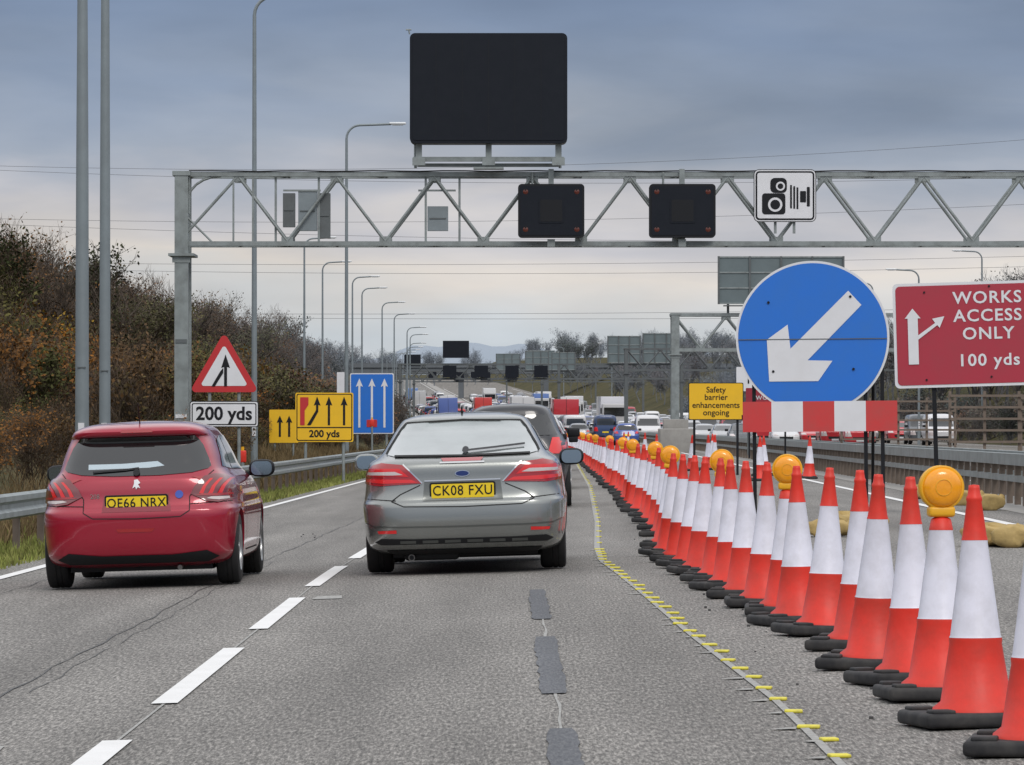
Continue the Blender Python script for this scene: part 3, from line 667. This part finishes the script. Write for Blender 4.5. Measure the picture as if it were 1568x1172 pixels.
c.decal([(.47,.80),(.50,.86),(.58,.945),(.66,.965),(.74,.955),(.80,.92),(.838,.80),(.825,.755),(.70,.72),(.60,.735)],'rear','lensdk',.012,res=.025,mirror=True)
for d in(0,.075,.15): c.decal([(.54+d,.80),(.57+d,.86),(.63+d,.925),(.655+d,.925),(.60+d,.86),(.575+d,.80)],'rear','redl2',.016,res=.02,mirror=True)
c.decal([(.51,.785),(.56,.80),(.80,.80),(.81,.785),(.68,.775)],'rear','redlens',.017,res=.02,mirror=True)
c.decal([(.60,.755),(.64,.770),(.78,.770),(.78,.750),(.70,.740)],'rear','clear',.016,res=.02,mirror=True)
for ax in('right','left'):
    c.decal([(.10,.76),(.13,.95),(.30,.93),(.44,.87),(.30,.79)],ax,'redlens',.008,res=.03)
    c.decal([(.55,1.03),(.80,1.26),(1.25,1.30),(1.25,1.0)],ax,'glass',.005); c.decal([(1.30,1.0),(1.30,1.305),(2.0,1.30),(2.35,1.14),(2.60,.99)],ax,'glass',.005)
    c.line([(1.25,.35),(1.28,1.0)],.012,ax); c.line([(2.6,.3),(2.65,.98)],.012,ax); c.line([(1.27,.28),(2.6,.28)],.012,ax)
    c.decal([(1.95,.84),(2.0,.86),(2.0,.88),(1.8,.88),(1.8,.86)],ax,'redpaint',.02)
c.line([(.66,1.0),(.54,.88),(.46,.78),(.46,.66),(.38,.61),(0,.60)],.008,'rear',mirror=True)
c.line([(.46,.715),(.60,.72),(.845,.73)],.007,'rear',mirror=True)
c.decal([(-.16,.485),(.13,.485),(.16,.515),(-.18,.515)],'rear','redlens',.004)
c.decal([(-.60,.215),(.60,.215),(.70,.26),(.60,.315),(.3,.285),(-.3,.285),(-.60,.315),(-.70,.26)],'rear','bump',.006)
c.decal([(-.30,.66),(.30,.66),(.28,.81),(-.28,.81)],'rear','redd',.003)
plateat(c,.735,.52,.115,'OE66 NRX',.115)
c.decal([(-.035,.86),(-.02,.90),(-.02,.93),(.01,.935),(.035,.905),(.015,.895),(.035,.86),(.012,.87),(-.002,.85),(-.01,.875)],'rear','chrome',.012,res=.02)
c.decal([(-.10,1.285),(.14,1.285),(.14,1.305),(-.10,1.305)],'rear','stk',.012)
c.decal([(-.42,1.03),(-.42,1.075),(-.12,1.075),(.18,1.09),(.24,1.05),(.1,1.035)],'rear','paper',.0065)
c.decal([(-.14,1.348),(.14,1.348),(.13,1.364),(-.13,1.364)],'rear','redlens',.01)
c.line([(-.38,1.0),(-.1,1.015),(.02,1.03)],.014,'rear','black',.02); c.decal(circ(.03,12,0,.99),'rear','black',.02,res=.02)
text(c.mb,'208',.055,'chrome',-.36,c.ray(-.36,.80,'rear')[0].y-.010,.80); c.decal(circ(.035,20,.37,.80),'rear','stk',.008,res=.03)
for y in(.66,3.2):
    wheel(c.mb,.745,y,.315,.2,1); wheel(c.mb,-.745,y,.315,.2,-1)
c.mb.box((0,2.0,.22),(1.24,3.3,.16),'bump'); c.mb.box((0,.66,.20),(1.3,.14,.10),'bump')
mirror_(c.mb,.93,2.35,.99,'black'); mirror_(c.mb,-.93,2.35,.99,'black')
c.mb.cyl((0,.55,1.42),(0,.42,1.60),.006,'black',.003); c.mb.cyl((.35,.35,.17),(.35,.18,.165),.022,'dull')
X,Y=-3.23,36.7; c.mb.obj('red_hatchback_car',(X,Y,gz(X,Y)+.008),(0,-.03,-.0127),ang=math.radians(32))
# ---- silver hatchback
tb=[(.17,.36,4.45,.70,6),(.19,.22,4.56,.80,7),(.23,.12,4.68,.87,7.5),(.28,.06,4.73,.895,8),(.36,.02,4.77,.915,8),(.48,.0,4.78,.927,8),(.60,.01,4.76,.930,8),(.64,.02,4.72,.928,8),(.665,.05,4.68,.920,8),(.76,.075,4.45,.908,7.5),
(.86,.09,4.05,.895,7.5),(.95,.10,3.65,.878,7.5),(.995,.12,3.45,.862,7),(1.02,.17,3.35,.835,7),(1.045,.24,3.27,.795,6.5),(1.10,.42,3.12,.745,6),(1.18,.64,2.93,.70,6),(1.27,.88,2.72,.650,6),
(1.34,1.08,2.52,.605,5.5),(1.385,1.12,2.38,.565,5.5),(1.41,1.2,2.3,.51,5),(1.435,1.4,2.1,.40,4),(1.45,1.6,1.9,.18,2.5)]
V,F=car_body(tb,nl=72,arches=(.98,3.83),ar=.36,wid=.925); c=Car(V,F,'silverpaint')
c.decal([(-.52,1.355),(0,1.37),(.52,1.355),(.57,1.30),(.67,1.12),(.69,1.075),(.61,1.056),(0,1.048),(-.61,1.056),(-.69,1.075),(-.67,1.12),(-.57,1.30)],'rear','glassl',.006)
c.line([(-.61,1.056),(0,1.046),(.61,1.056)],.016,'rear','darkline',.012)
c.line([(.69,1.075),(.67,1.12),(.57,1.30),(.52,1.355),(0,1.372)],.014,'rear','darkline',.012,mirror=True)
c.decal([(-.17,1.0),(.17,1.0),(.19,1.03),(-.19,1.03)],'rear','redlens',.008,res=.03); c.decal([(-.2,.985),(.2,.985),(.2,.998),(-.2,.998)],'rear','chrome',.010,res=.03)
c.decal([(.36,.815),(.47,.93),(.53,.98),(.72,1.0),(.80,.985),(.872,.93),(.885,.82),(.74,.80)],'rear','redlens',.010,res=.025,mirror=True)
c.decal([(.48,.875),(.56,.95),(.83,.955),(.855,.89),(.60,.885)],'rear','redl2',.014,res=.025,mirror=True)
c.decal([(.53,.895),(.60,.925),(.84,.925),(.85,.90),(.62,.893)],'rear','clear',.017,res=.02,mirror=True)
c.decal([(.40,.822),(.46,.85),(.87,.865),(.87,.84),(.70,.820)],'rear','redl2',.014,res=.025,mirror=True)
c.line([(.36,.815),(.47,.93),(.53,.985)],.012,'rear','chrome',.012,mirror=True)
for ax in('right','left'):
    c.decal([(.11,.81),(.16,.97),(.40,.96),(.55,.88),(.30,.82)],ax,'redlens',.008,res=.03)
    c.decal([(.85,1.08),(1.3,1.30),(1.9,1.34),(2.5,1.30),(3.0,1.10),(3.1,1.06)],ax,'glass',.005); c.line([(1.9,.3),(1.95,1.06)],.012,ax); c.line([(3.0,.3),(3.05,1.05)],.012,ax)
c.line([(.38,.80),(.56,.72),(.64,.66),(.53,.612),(0,.60)],.009,'rear',mirror=True)
c.line([(.60,.665),(.90,.69)],.007,'rear',mirror=True)
M['silvd']=mat('silver_recess_shade',(.13,.14,.135),.35,.6,coat=.5)  # darker silver paints plate recess shade into the colour; reused for bumper marks
c.decal([(-.36,.655),(.36,.655),(.34,.835),(-.34,.835)],'rear','silvd',.003)
c.decal([(-.34,.83),(.34,.83),(.34,.842),(-.34,.842)],'rear','chrome',.008,res=.03)
plateat(c,.742,.56,.125,'CK08 FXU',.125)
M['stkb']=mat('badge_blue',(.01,.03,.15),.3)
c.decal([(.068*math.cos(a),.895+.03*math.sin(a)) for a in np.linspace(0,6.1,24)],'rear','chrome',.008,res=.02); c.decal([(.058*math.cos(a),.895+.023*math.sin(a)) for a in np.linspace(0,6.1,24)],'rear','stkb',.011,res=.02)
c.decal([(.60,.375),(.76,.375),(.77,.40),(.60,.405)],'rear','redl2',.006,res=.03,mirror=True)
c.decal([(-.74,.275),(.74,.275),(.80,.30),(.74,.33),(.45,.32),(-.45,.32),(-.74,.33),(-.80,.30)],'rear','bump',.006)
for x in(-.5,-.3,-.1,.1,.3,.5): c.decal([(x-.07,.285),(x+.07,.285),(x+.07,.31),(x-.07,.31)],'rear','silvd',.009)
c.line([(.88,.47),(.80,.44),(.60,.43),(0,.425)],.012,'rear','silvd',.004,mirror=True)
c.decal([(-.62,.17),(.62,.17),(.70,.225),(-.70,.225)],'rear','bump',.006)
c.line([(.56,1.125),(.30,1.10),(0,1.075)],.018,'rear','black',.025); c.decal(circ(.03,12,.03,1.08),'rear','black',.03,res=.02)
for y in(.98,3.83): wheel(c.mb,.79,y,.325,.235,1); wheel(c.mb,-.79,y,.325,.235,-1)
c.mb.box((0,2.4,.22),(1.30,4.0,.14),'bump'); c.mb.box((0,.98,.18),(1.4,.15,.12),'bump')
c.mb.cyl((-.48,.45,.155),(-.48,.24,.150),.030,'dull'); c.mb.cyl((-.48,.238,.150),(-.48,.236,.150),.022,'black')
c.mb.box((-.3,.5,.17),(.5,.4,.10),'bump',bev=.04)
mirror_(c.mb,.985,2.95,1.0,'black'); mirror_(c.mb,-.985,2.95,1.0,'silverpaint'); c.mb.cyl((-.02,1.5,1.44),(-.02,1.42,1.5),.012,'black',.006)
X,Y=-.42,37.9; c.mb.obj('silver_hatchback_car',(X,Y,gz(X,Y)+.008),(0,-.03,-.0127),ang=math.radians(32))
# ---- generic traffic
def scale_tb(t,sw,sz,sl=1): return [(a[0]*sz if a[0]>.3 else a[0],a[1]*sl,a[2]*sl,a[3]*sw,a[4]) for a in t]
van=[(.25,.15,4.9,.85,8),(.4,.03,5.0,.95,9),(.9,.0,5.0,.98,9),(1.1,.02,4.7,.97,9),(1.25,.04,4.35,.96,9),(1.7,.08,3.85,.92,8),(1.95,.12,3.6,.86,7),(2.05,.2,3.4,.75,6),(2.1,.6,3.0,.5,4)]
pe=[(.19,.30,3.72,.68,5),(.30,.05,3.93,.825,7),(.60,.0,3.95,.87,7),(.72,.05,3.86,.85,7),(.86,.11,3.35,.835,6.5),(.95,.15,3.0,.79,6),(1.05,.22,2.75,.725,6),(1.22,.34,2.40,.655,5.5),(1.36,.40,2.05,.575,5.2),(1.42,.50,1.8,.44,4),(1.447,1.0,1.4,.12,2.2)]
def generic(name,t,zw0,zw1,zl0,zl1,wr,L,dk=False):
    V,F=car_body(t,nl=22,nc=64); c=Car(V,F,'cpaint'); w=max(a[3] for a in t)
    wt=lambda z:pchip([a[0] for a in t],[a[3] for a in t],z)
    for ax in('rear','front'):
        c.decal([(-wt(zw1)*.86,zw1),(wt(zw1)*.86,zw1),(wt(zw0)*.9,zw0),(-wt(zw0)*.9,zw0)],ax,'glass',.01,res=.12)
        c.decal([(-w*.8,.24),(w*.8,.24),(w*.8,.36),(-w*.8,.36)],ax,'bump',.01,res=.15)
    c.decal([(w*.62,zl0),(w*.70,zl1),(w*.93,zl1),(w*.95,zl0)],'rear','redl2',.015,res=.08,mirror=True)
    c.decal([(w*.55,zl0-.1),(w*.65,zl1-.12),(w*.92,zl1-.1),(w*.93,zl0-.1)],'front','clear',.015,res=.08,mirror=True)
    c.decal([(-w*.45,.45),(w*.45,.45),(w*.5,.62),(-w*.5,.62)],'front','bump',.012,res=.12)
    c.decal([(-.26,.62),(.26,.62),(.26,.74),(-.26,.74)],'rear','plate',.02,res=.1)
    c.decal([(-.26,.36),(.26,.36),(.26,.47),(-.26,.47)],'front','white',.02,res=.1)
    for ax in('right','left'): c.decal([(L*.2,zw0),(L*.25,zw1-.02),(L*.52,zw1-.02),(L*.66,zw0+.02)],ax,'glass',.01,res=.15)
    for y in(L*.18,L*.81):
        for sx in(-1,1): c.mb.cyl((sx*(w-.22),y,wr),(sx*(w+.005),y,wr),wr,'tyre',n=20); c.mb.cyl((sx*(w),y,wr),(sx*(w+.012),y,wr),wr*.6,'rim',n=16)
    for sx in(-1,1): c.mb.box((sx*(w+.08),L*.6,zw0+.03),(.2,.1,.15),'black',bev=.03)
    return c.mb.obj(name)
hat=generic('car',scale_tb(pe,1,1.02),1.02,1.33,.78,.93,.31,3.96)
est=generic('car',scale_tb(pe,1.04,1.0,1.15),1.0,1.31,.78,.90,.32,4.5)
suv=generic('car',scale_tb(pe,1.07,1.17,1.12),1.16,1.50,.86,1.12,.35,4.4)
vn=generic('van',van,1.25,1.8,.75,1.1,.34,5.0)
M['cpaint2']=mat('cab_paint',(.5,.5,.5),.4)
def lorry(kind):
    m=MB(); m.box((0,4.2,2.45),(2.5,8.2,2.9 if kind==0 else 2.3),'cpaint',bev=.04); m.box((0,9.6,1.9),(2.4,2.0,2.5),'cpaint2',bev=.12)
    m.box((0,4.6,.85),(2.2,9.4,.25),'bump'); m.box((0,10.62,2.3),(2.1,.06,.9),'glass'); m.box((0,10.63,1.0),(2.2,.1,.5),'bump'); m.box((0,.05,.6),(2.4,.12,.25),'bump')
    for sx in(-1,1):
        m.box((sx*.95,-.02,.78),(.4,.05,.16),'redl2'); m.box((sx*.9,10.69,1.0),(.35,.04,.18),'clear'); m.box((sx*1.35,10.3,2.4),(.15,.1,.6),'black')
        for y in(1.6,2.9,9.3): m.cyl((sx*.9,y,.5),(sx*1.22,y,.5),.5,'tyre',n=20); m.cyl((sx*1.22,y,.5),(sx*1.235,y,.5),.26,'rim',n=14)
    m.box((0,.085,2.45),(.03,.02,2.6),'bump'); return m.obj('lorry')
lo=lorry(0); lo2=lorry(1)
palette=[(.6,.6,.62),(.65,.65,.66),(.3,.31,.33),(.08,.09,.1),(.02,.02,.025),(.5,.02,.03),(.03,.06,.2),(.4,.41,.42),(.7,.7,.7),(.05,.08,.3),(.35,.03,.03)]
used=set()
def put(src,u,Y,col,rev=False,X=None):
    X=u+rc(Y) if X is None else X; nm=src.name.split('.')[0]
    dx=(rc(Y+5)-rc(Y-5))/10; dz=(rz(Y+5)-rz(Y-5))/10; rot=(dz,-.03 if u<3 else 0,-dx)
    if rev: rot=(-dz,0,math.pi-dx)
    if src not in used: used.add(src); o=src; o.location=(X,Y,gz(X,Y)+.01); o.rotation_euler=rot
    else: o=inst(src,nm,(X,Y,gz(X,Y)+.01),rot)
    o.color=(*col,1)
put(suv,0,68,(.02,.022,.028),X=.02)
R=random.Random(3)
for u in(-3.3,-.4,):
    Y=88 if u>-2 else 125
    while Y<980:
        s_=R.choice([hat,est,suv,hat,est,vn if Y>200 else hat]); put(s_,u+R.uniform(-.15,.15),Y,R.choice(palette))
        Y+=R.uniform(7,12) if Y>250 else R.uniform(14,24)
Y=330
while Y<980: put(R.choice([hat,est,suv,vn]),3.2,Y,R.choice(palette)); Y+=R.uniform(8,14)
for u in(11.3,14.9,18.4,22,26):
    Y=240+R.uniform(0,60) if u<20 else 300
    while Y<980:
        s_=R.choice([hat,est,suv,hat,vn,est]); put(s_,u+R.uniform(-.3,.3),Y,R.choice(palette[:9]),rev=True)
        Y+=R.uniform(11,26)
put(lo2,5.6,425,(.5,.03,.04)); put(lo,3.0,470,(.6,.6,.6)); put(vn,6,350,(.03,.06,.15)); put(vn,8.4,330,(.65,.65,.66),rev=True)
put(lo,11.5,455,(.65,.65,.68),rev=True); put(lo,-3.2,560,(.1,.15,.4)); put(lo2,-.2,700,(.6,.6,.6)); put(lo,15,600,(.6,.6,.62),rev=True); put(lo,-3.3,800,(.5,.5,.5)); put(vn,26,285,(.68,.68,.7),rev=True); put(lo,18,760,(.7,.7,.7),rev=True)
put(lo2,3.2,620,(.55,.05,.04)); put(lo,11.4,540,(.6,.6,.6),rev=True); put(lo,14.8,700,(.12,.2,.45),rev=True); put(lo,11.2,850,(.65,.65,.65),rev=True); put(lo2,-3.3,900,(.15,.25,.5)); put(lo,6.2,560,(.65,.65,.66))
put(hat,5.2,282,(.05,.1,.35))
# ---------------------------------------------------------------- vegetation
def make_plant(name,seed,H,leaf,nleaf,lsize,spread,levels=4,trunk=True):
    rr=random.Random(seed); m=MB(); tips=[]
    def seg(a,b,r0,r1):
        d=(b-a)
        if d.length<1e-4:return
        d=d.normalized(); p=d.orthogonal().normalized(); q=d.cross(p); vs=[]
        for c,r_ in((a,r0),(b,r1)):
            for i in range(3): t=2.094*i; vs.append(c+p*(r_*math.cos(t))+q*(r_*math.sin(t)))
        m.add(vs,[(0,1,4,3),(1,2,5,4),(2,0,3,5)],'twig')
    def grow(p,d,L,r,lv):
        n=3
        for i in range(n):
            d2=(d+Vector((rr.gauss(0,.14),rr.gauss(0,.14),rr.gauss(.04,.08)))).normalized(); p2=p+d2*L/n
            seg(p,p2,r*(1-i*.2),r*(1-(i+1)*.2)); p=p2; d=d2
            if lv<levels and (lv>0 or i>0 or not trunk):
                for k in range(rr.choice([1,2,2]) if lv>0 else 3):
                    a=rr.uniform(0,6.28); o=Vector((math.cos(a),math.sin(a),rr.uniform(.1,.9)))
                    grow(p,(d*.7+o*spread).normalized(),L*rr.uniform(.5,.72),r*.55,lv+1)
            if lv>=levels-1: tips.append((p,L))
        tips.append((p,L))
    if trunk: grow(Vector((0,0,-.3)),Vector((0,0,1)),H*.5,H*.016,0)
    else:
        for i in range(7):
            a=rr.uniform(0,6.28); grow(Vector((rr.uniform(-.6,.6),rr.uniform(-.6,.6),-.1)),Vector((math.cos(a)*.5,math.sin(a)*.5,1)).normalized(),H*.5,H*.011,1)
    for i in range(nleaf):
        p,L=rr.choice(tips); c=p+Vector((rr.gauss(0,.3),rr.gauss(0,.3),rr.gauss(0,.25)))*max(.4,H*.09)
        a=Vector((rr.gauss(0,1),rr.gauss(0,1),rr.gauss(0,1))).normalized(); b_=a.orthogonal().normalized(); s_=lsize*rr.uniform(.5,1.3)
        m.add([c-a*s_,c+b_*s_*.6,c+a*s_,c-b_*s_*.6],[(0,1,2,3)],leaf)
    return m.obj(name)
protos=[make_plant('tree',1,6.5,'leaf',1300,.08,.75),make_plant('tree',2,6.5,'leaf',700,.08,.7),make_plant('tree',3,6.5,'leafg',1700,.09,.8),
        make_plant('tree',4,6.5,'leaf',200,.08,.65)]
bush=[make_plant('bush',11,3.2,'leaf',1400,.075,.8,4,False),make_plant('bush',12,3.2,'leafg',1700,.08,.8,4,False),make_plant('bush',13,3.2,'leafo',1900,.085,.8,4,False),make_plant('bush',14,3.0,'leaf',400,.07,.6,4,False)]
tl_=bpy.data.objects.new('left_tree_line',None); tr_=bpy.data.objects.new('right_tree_line',None); tf_=bpy.data.objects.new('distant_trees',None)
for e in(tl_,tr_,tf_): sc.collection.objects.link(e)
R=random.Random(5)
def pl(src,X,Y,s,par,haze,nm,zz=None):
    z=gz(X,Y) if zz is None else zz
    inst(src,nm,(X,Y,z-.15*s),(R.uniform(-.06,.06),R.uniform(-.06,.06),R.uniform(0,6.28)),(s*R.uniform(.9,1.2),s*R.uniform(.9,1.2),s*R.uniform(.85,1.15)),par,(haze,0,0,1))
Y=120
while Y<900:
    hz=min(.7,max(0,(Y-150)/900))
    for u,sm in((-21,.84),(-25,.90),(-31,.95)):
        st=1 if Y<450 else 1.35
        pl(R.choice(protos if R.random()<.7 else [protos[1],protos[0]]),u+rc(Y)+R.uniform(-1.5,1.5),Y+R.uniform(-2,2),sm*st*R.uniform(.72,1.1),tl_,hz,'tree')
    for u in(-10.6,-12.5,-14.5,-17,-19):
        q=R.random(); sr=bush[0] if q<.42 else bush[3] if q<.68 else bush[1] if q<.93 else bush[2]
        if u<-11: pl(sr,u+rc(Y)+R.uniform(-1,1),Y+R.uniform(-2,2),R.uniform(.6,1.05),tl_,hz,'bush')
        elif R.random()<.6: pl(R.choice([bush[3],bush[0],bush[1]]),u+rc(Y)+R.uniform(-.8,.8),Y+R.uniform(-2,2),R.uniform(.3,.5),tl_,hz,'bush')
    Y+=2.8 if Y<260 else 5 if Y<450 else 10
for yy in range(62,122,4):
    for u in(-10.5,-12.5,-15,-18): pl(R.choice([bush[3],bush[0],bush[1],bush[3]]),u+rc(yy)+R.uniform(-1,1),yy+R.uniform(-2,2),R.uniform(.3,.55),tl_,0,'bush')
for X,Y,s_,k in((-18.3,158,.95,2),(-17.0,152,.8,2),(-16.2,150,.7,2),(-15.4,146,.6,1),(-17.4,146,.7,2),(-15.5,165,.8,3),(-14.0,140,.45,2),(-13.2,158,.6,0),(-14.6,150,.5,1),(-12.6,170,.5,2),(-15.8,190,.7,2),(-17,215,.8,2)): pl(bush[k],X,Y,s_,tl_,.0,'bush')
Y=215
while Y<640:
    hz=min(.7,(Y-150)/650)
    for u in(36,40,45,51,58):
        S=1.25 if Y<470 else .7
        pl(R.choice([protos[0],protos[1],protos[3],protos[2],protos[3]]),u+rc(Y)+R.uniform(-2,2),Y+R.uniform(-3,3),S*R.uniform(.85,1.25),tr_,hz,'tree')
    for u in(32.5,34): pl(R.choice(bush[:2]+bush[3:]),u+rc(Y)+R.uniform(-1,1),Y,R.uniform(.6,1.2),tr_,hz,'bush')
    Y+=5.5 if Y<400 else 8
for i in range(280):
    Y=R.uniform(1030,1500); X=R.uniform(-150,190)+rc(Y)
    if -9<X-rc(Y)<30:
        if Y<1250: continue
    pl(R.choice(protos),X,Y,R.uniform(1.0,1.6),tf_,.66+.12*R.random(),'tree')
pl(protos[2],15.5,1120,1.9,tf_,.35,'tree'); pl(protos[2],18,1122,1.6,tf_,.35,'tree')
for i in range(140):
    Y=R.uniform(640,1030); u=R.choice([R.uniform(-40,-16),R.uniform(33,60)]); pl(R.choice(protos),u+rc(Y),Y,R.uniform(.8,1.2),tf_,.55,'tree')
for i,o in enumerate(protos+bush):
    o.parent=tl_; o.location=(-32+R.uniform(-2,2),200+i*14,4.3); o.color=(.12,0,0,1)
def ridge(name,Y,X0,X1,f,k,depth=400):
    m=MB(); xs=np.linspace(X0,X1,160); vs=[]
    for x in xs: vs+= [(x,Y-depth/2,0),(x,Y,f(x)),(x,Y+depth,0)]
    m.add(vs,[(3*i+j,3*i+3+j,3*i+4+j,3*i+1+j) for i in range(159) for j in(0,1)],k,True); m.obj(name)
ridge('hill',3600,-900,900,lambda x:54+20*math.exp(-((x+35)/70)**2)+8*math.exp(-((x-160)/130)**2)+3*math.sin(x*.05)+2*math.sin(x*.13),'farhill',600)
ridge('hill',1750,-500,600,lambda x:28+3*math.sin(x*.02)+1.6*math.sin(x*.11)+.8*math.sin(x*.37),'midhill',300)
def blades(name,n,fu,fy,h0,h1,k):
    vs=[];fs=[]
    us_=fu(n);ys_=fy(n)
    for i in range(n):
        y=float(ys_[i]);x=float(us_[i])+rc(y);z=gz(x,y)-.01;h=RNG.uniform(h0,h1);a=RNG.uniform(0,3.14);w=.008+.0001*y;lx,ly=RNG.normal(0,.3*h,2)
        o=len(vs);ca=math.cos(a)*w;sa=math.sin(a)*w
        vs+=[(x-ca,y-sa,z),(x+ca,y+sa,z),(x+lx,y+ly,z+h)];fs.append((o,o+1,o+2))
    m=MB();m.add(vs,fs,k); o=m.obj(name); o.color=(0,0,0,1)
blades('verge_grass',70000,lambda n:RNG.uniform(-7.6,-5.3,n)+np.where(RNG.random(n)<.3,-1.2,0),lambda n:32+RNG.random(n)**1.3*150,.03,.14,'blade')
blades('dry_grass',55000,lambda n:-6.6-RNG.random(n)**1.2*8.5,lambda n:45+RNG.random(n)*170,.10,.55,'dry')
m=MB()
def wire(x0,z0,x1,z1,Y,sag,r=.022):
    pts=[(x0+(x1-x0)*t,Y,z0+(z1-z0)*t-sag*4*t*(1-t)) for t in np.linspace(0,1,25)]; m.tube(pts,r,'wire',4)
for z0,z1,sg in((27.5,31.5,2.2),(27.2,26.8,1.5),(22.2,24.5,1.5),(21.8,20.0,1),(17.8,18.8,.8),(17.3,17.8,1),(12.8,13.6,.6),(12.5,12.6,.5)): wire(-60,z0,70,z1,420,sg)
m.obj('power_lines')
# ---------------------------------------------------------------- world, sun, camera
w=bpy.data.worlds.new('World'); sc.world=w; w.use_nodes=True; n=w.node_tree.nodes; l=w.node_tree.links; n.clear()
out=n.new('ShaderNodeOutputWorld'); bg=n.new('ShaderNodeBackground'); l.new(bg.outputs[0],out.inputs[0])
AZ=165; EL=46
sky=n.new('ShaderNodeTexSky'); sky.sky_type='NISHITA'; sky.sun_disc=False; sky.sun_elevation=math.radians(EL); sky.sun_rotation=math.radians(AZ)
tc=n.new('ShaderNodeTexCoord'); sx=n.new('ShaderNodeSeparateXYZ'); l.new(tc.outputs['Generated'],sx.inputs[0])
mp=n.new('ShaderNodeMapping'); mp.inputs['Scale'].default_value=(7,7,34); mp.inputs['Location'].default_value=(1.3,0,.4); l.new(tc.outputs['Generated'],mp.inputs[0])
nz=n.new('ShaderNodeTexNoise'); nz.inputs['Scale'].default_value=1.4; nz.inputs['Detail'].default_value=6; nz.inputs['Roughness'].default_value=.48; nz.inputs['Distortion'].default_value=.4; l.new(mp.outputs[0],nz.inputs['Vector'])
ma=n.new('ShaderNodeMath'); ma.operation='MULTIPLY_ADD'; ma.inputs[1].default_value=.055; l.new(nz.outputs['Fac'],ma.inputs[0]); l.new(sx.outputs[2],ma.inputs[2])
mr=n.new('ShaderNodeMapRange'); mr.inputs[1].default_value=.0275; mr.inputs[2].default_value=.1475; l.new(ma.outputs[0],mr.inputs[0])
cr=n.new('ShaderNodeValToRGB'); E=cr.color_ramp.elements
def s2l(c): return tuple(((v/255)/12.92 if v<=10 else ((v/255+.055)/1.055)**2.4) for v in c)
cols=[(0,(183,196,208)),(.18,(203,208,213)),(.31,(220,213,207)),(.42,(193,192,198)),(.53,(158,167,183)),(.66,(138,151,173)),(.80,(124,140,167)),(1,(112,129,158))]
E[0].position=0;E[0].color=(*s2l(cols[0][1]),1);E[1].position=1;E[1].color=(*s2l(cols[-1][1]),1)
for p,c_ in cols[1:-1]: k_=E.new(p); k_.color=(*s2l(c_),1)
l.new(mr.outputs[0],cr.inputs[0])
mpb=n.new('ShaderNodeMapping'); mpb.inputs['Scale'].default_value=(9,9,30); mpb.inputs['Location'].default_value=(5,2,3); l.new(tc.outputs['Generated'],mpb.inputs[0])
nb=n.new('ShaderNodeTexNoise'); nb.inputs['Scale'].default_value=1.4; nb.inputs['Detail'].default_value=5; l.new(mpb.outputs[0],nb.inputs['Vector'])
rb=n.new('ShaderNodeMapRange'); rb.inputs[1].default_value=.3; rb.inputs[2].default_value=.7; rb.inputs[3].default_value=.83; rb.inputs[4].default_value=1.12; l.new(nb.outputs['Fac'],rb.inputs[0])
vb=n.new('ShaderNodeVectorMath'); vb.operation='SCALE'; l.new(cr.outputs[0],vb.inputs[0]); l.new(rb.outputs[0],vb.inputs['Scale'])
mr2=n.new('ShaderNodeMapRange'); mr2.inputs[1].default_value=.12; mr2.inputs[2].default_value=.42; l.new(sx.outputs[2],mr2.inputs[0])
mx=n.new('ShaderNodeMix'); mx.data_type='RGBA'; l.new(mr2.outputs[0],mx.inputs[0]); l.new(vb.outputs[0],mx.inputs[6]); mx.inputs[7].default_value=(1.08,1.09,1.13,1)
sk=n.new('ShaderNodeVectorMath'); sk.operation='SCALE'; sk.inputs['Scale'].default_value=.1; l.new(sky.outputs[0],sk.inputs[0])
m2=n.new('ShaderNodeMix'); m2.data_type='RGBA'; m2.inputs[0].default_value=.94; l.new(sk.outputs[0],m2.inputs[6]); l.new(mx.outputs[2],m2.inputs[7])
l.new(m2.outputs[2],bg.inputs[0]); bg.inputs[1].default_value=1.0
sd=bpy.data.lights.new('sun','SUN'); sd.energy=1.15; sd.angle=math.radians(20); sd.color=(1,.95,.89)
so=bpy.data.objects.new('sun',sd); sc.collection.objects.link(so)
az=math.radians(AZ); el=math.radians(EL); dv=Vector((math.sin(az)*math.cos(el),math.cos(az)*math.cos(el),math.sin(el)))
so.rotation_euler=dv.to_track_quat('Z','Y').to_euler()
cd=bpy.data.cameras.new('camera'); co=bpy.data.objects.new('camera',cd); sc.collection.objects.link(co)
cd.sensor_width=36; cd.lens=149.2; cd.clip_end=20000; cd.clip_start=.5
co.location=(0,0,1.3); co.rotation_euler=(math.radians(90.608),0,0); sc.camera=co
sc.view_settings.view_transform='Standard'; sc.view_settings.look='None'; sc.view_settings.exposure=0
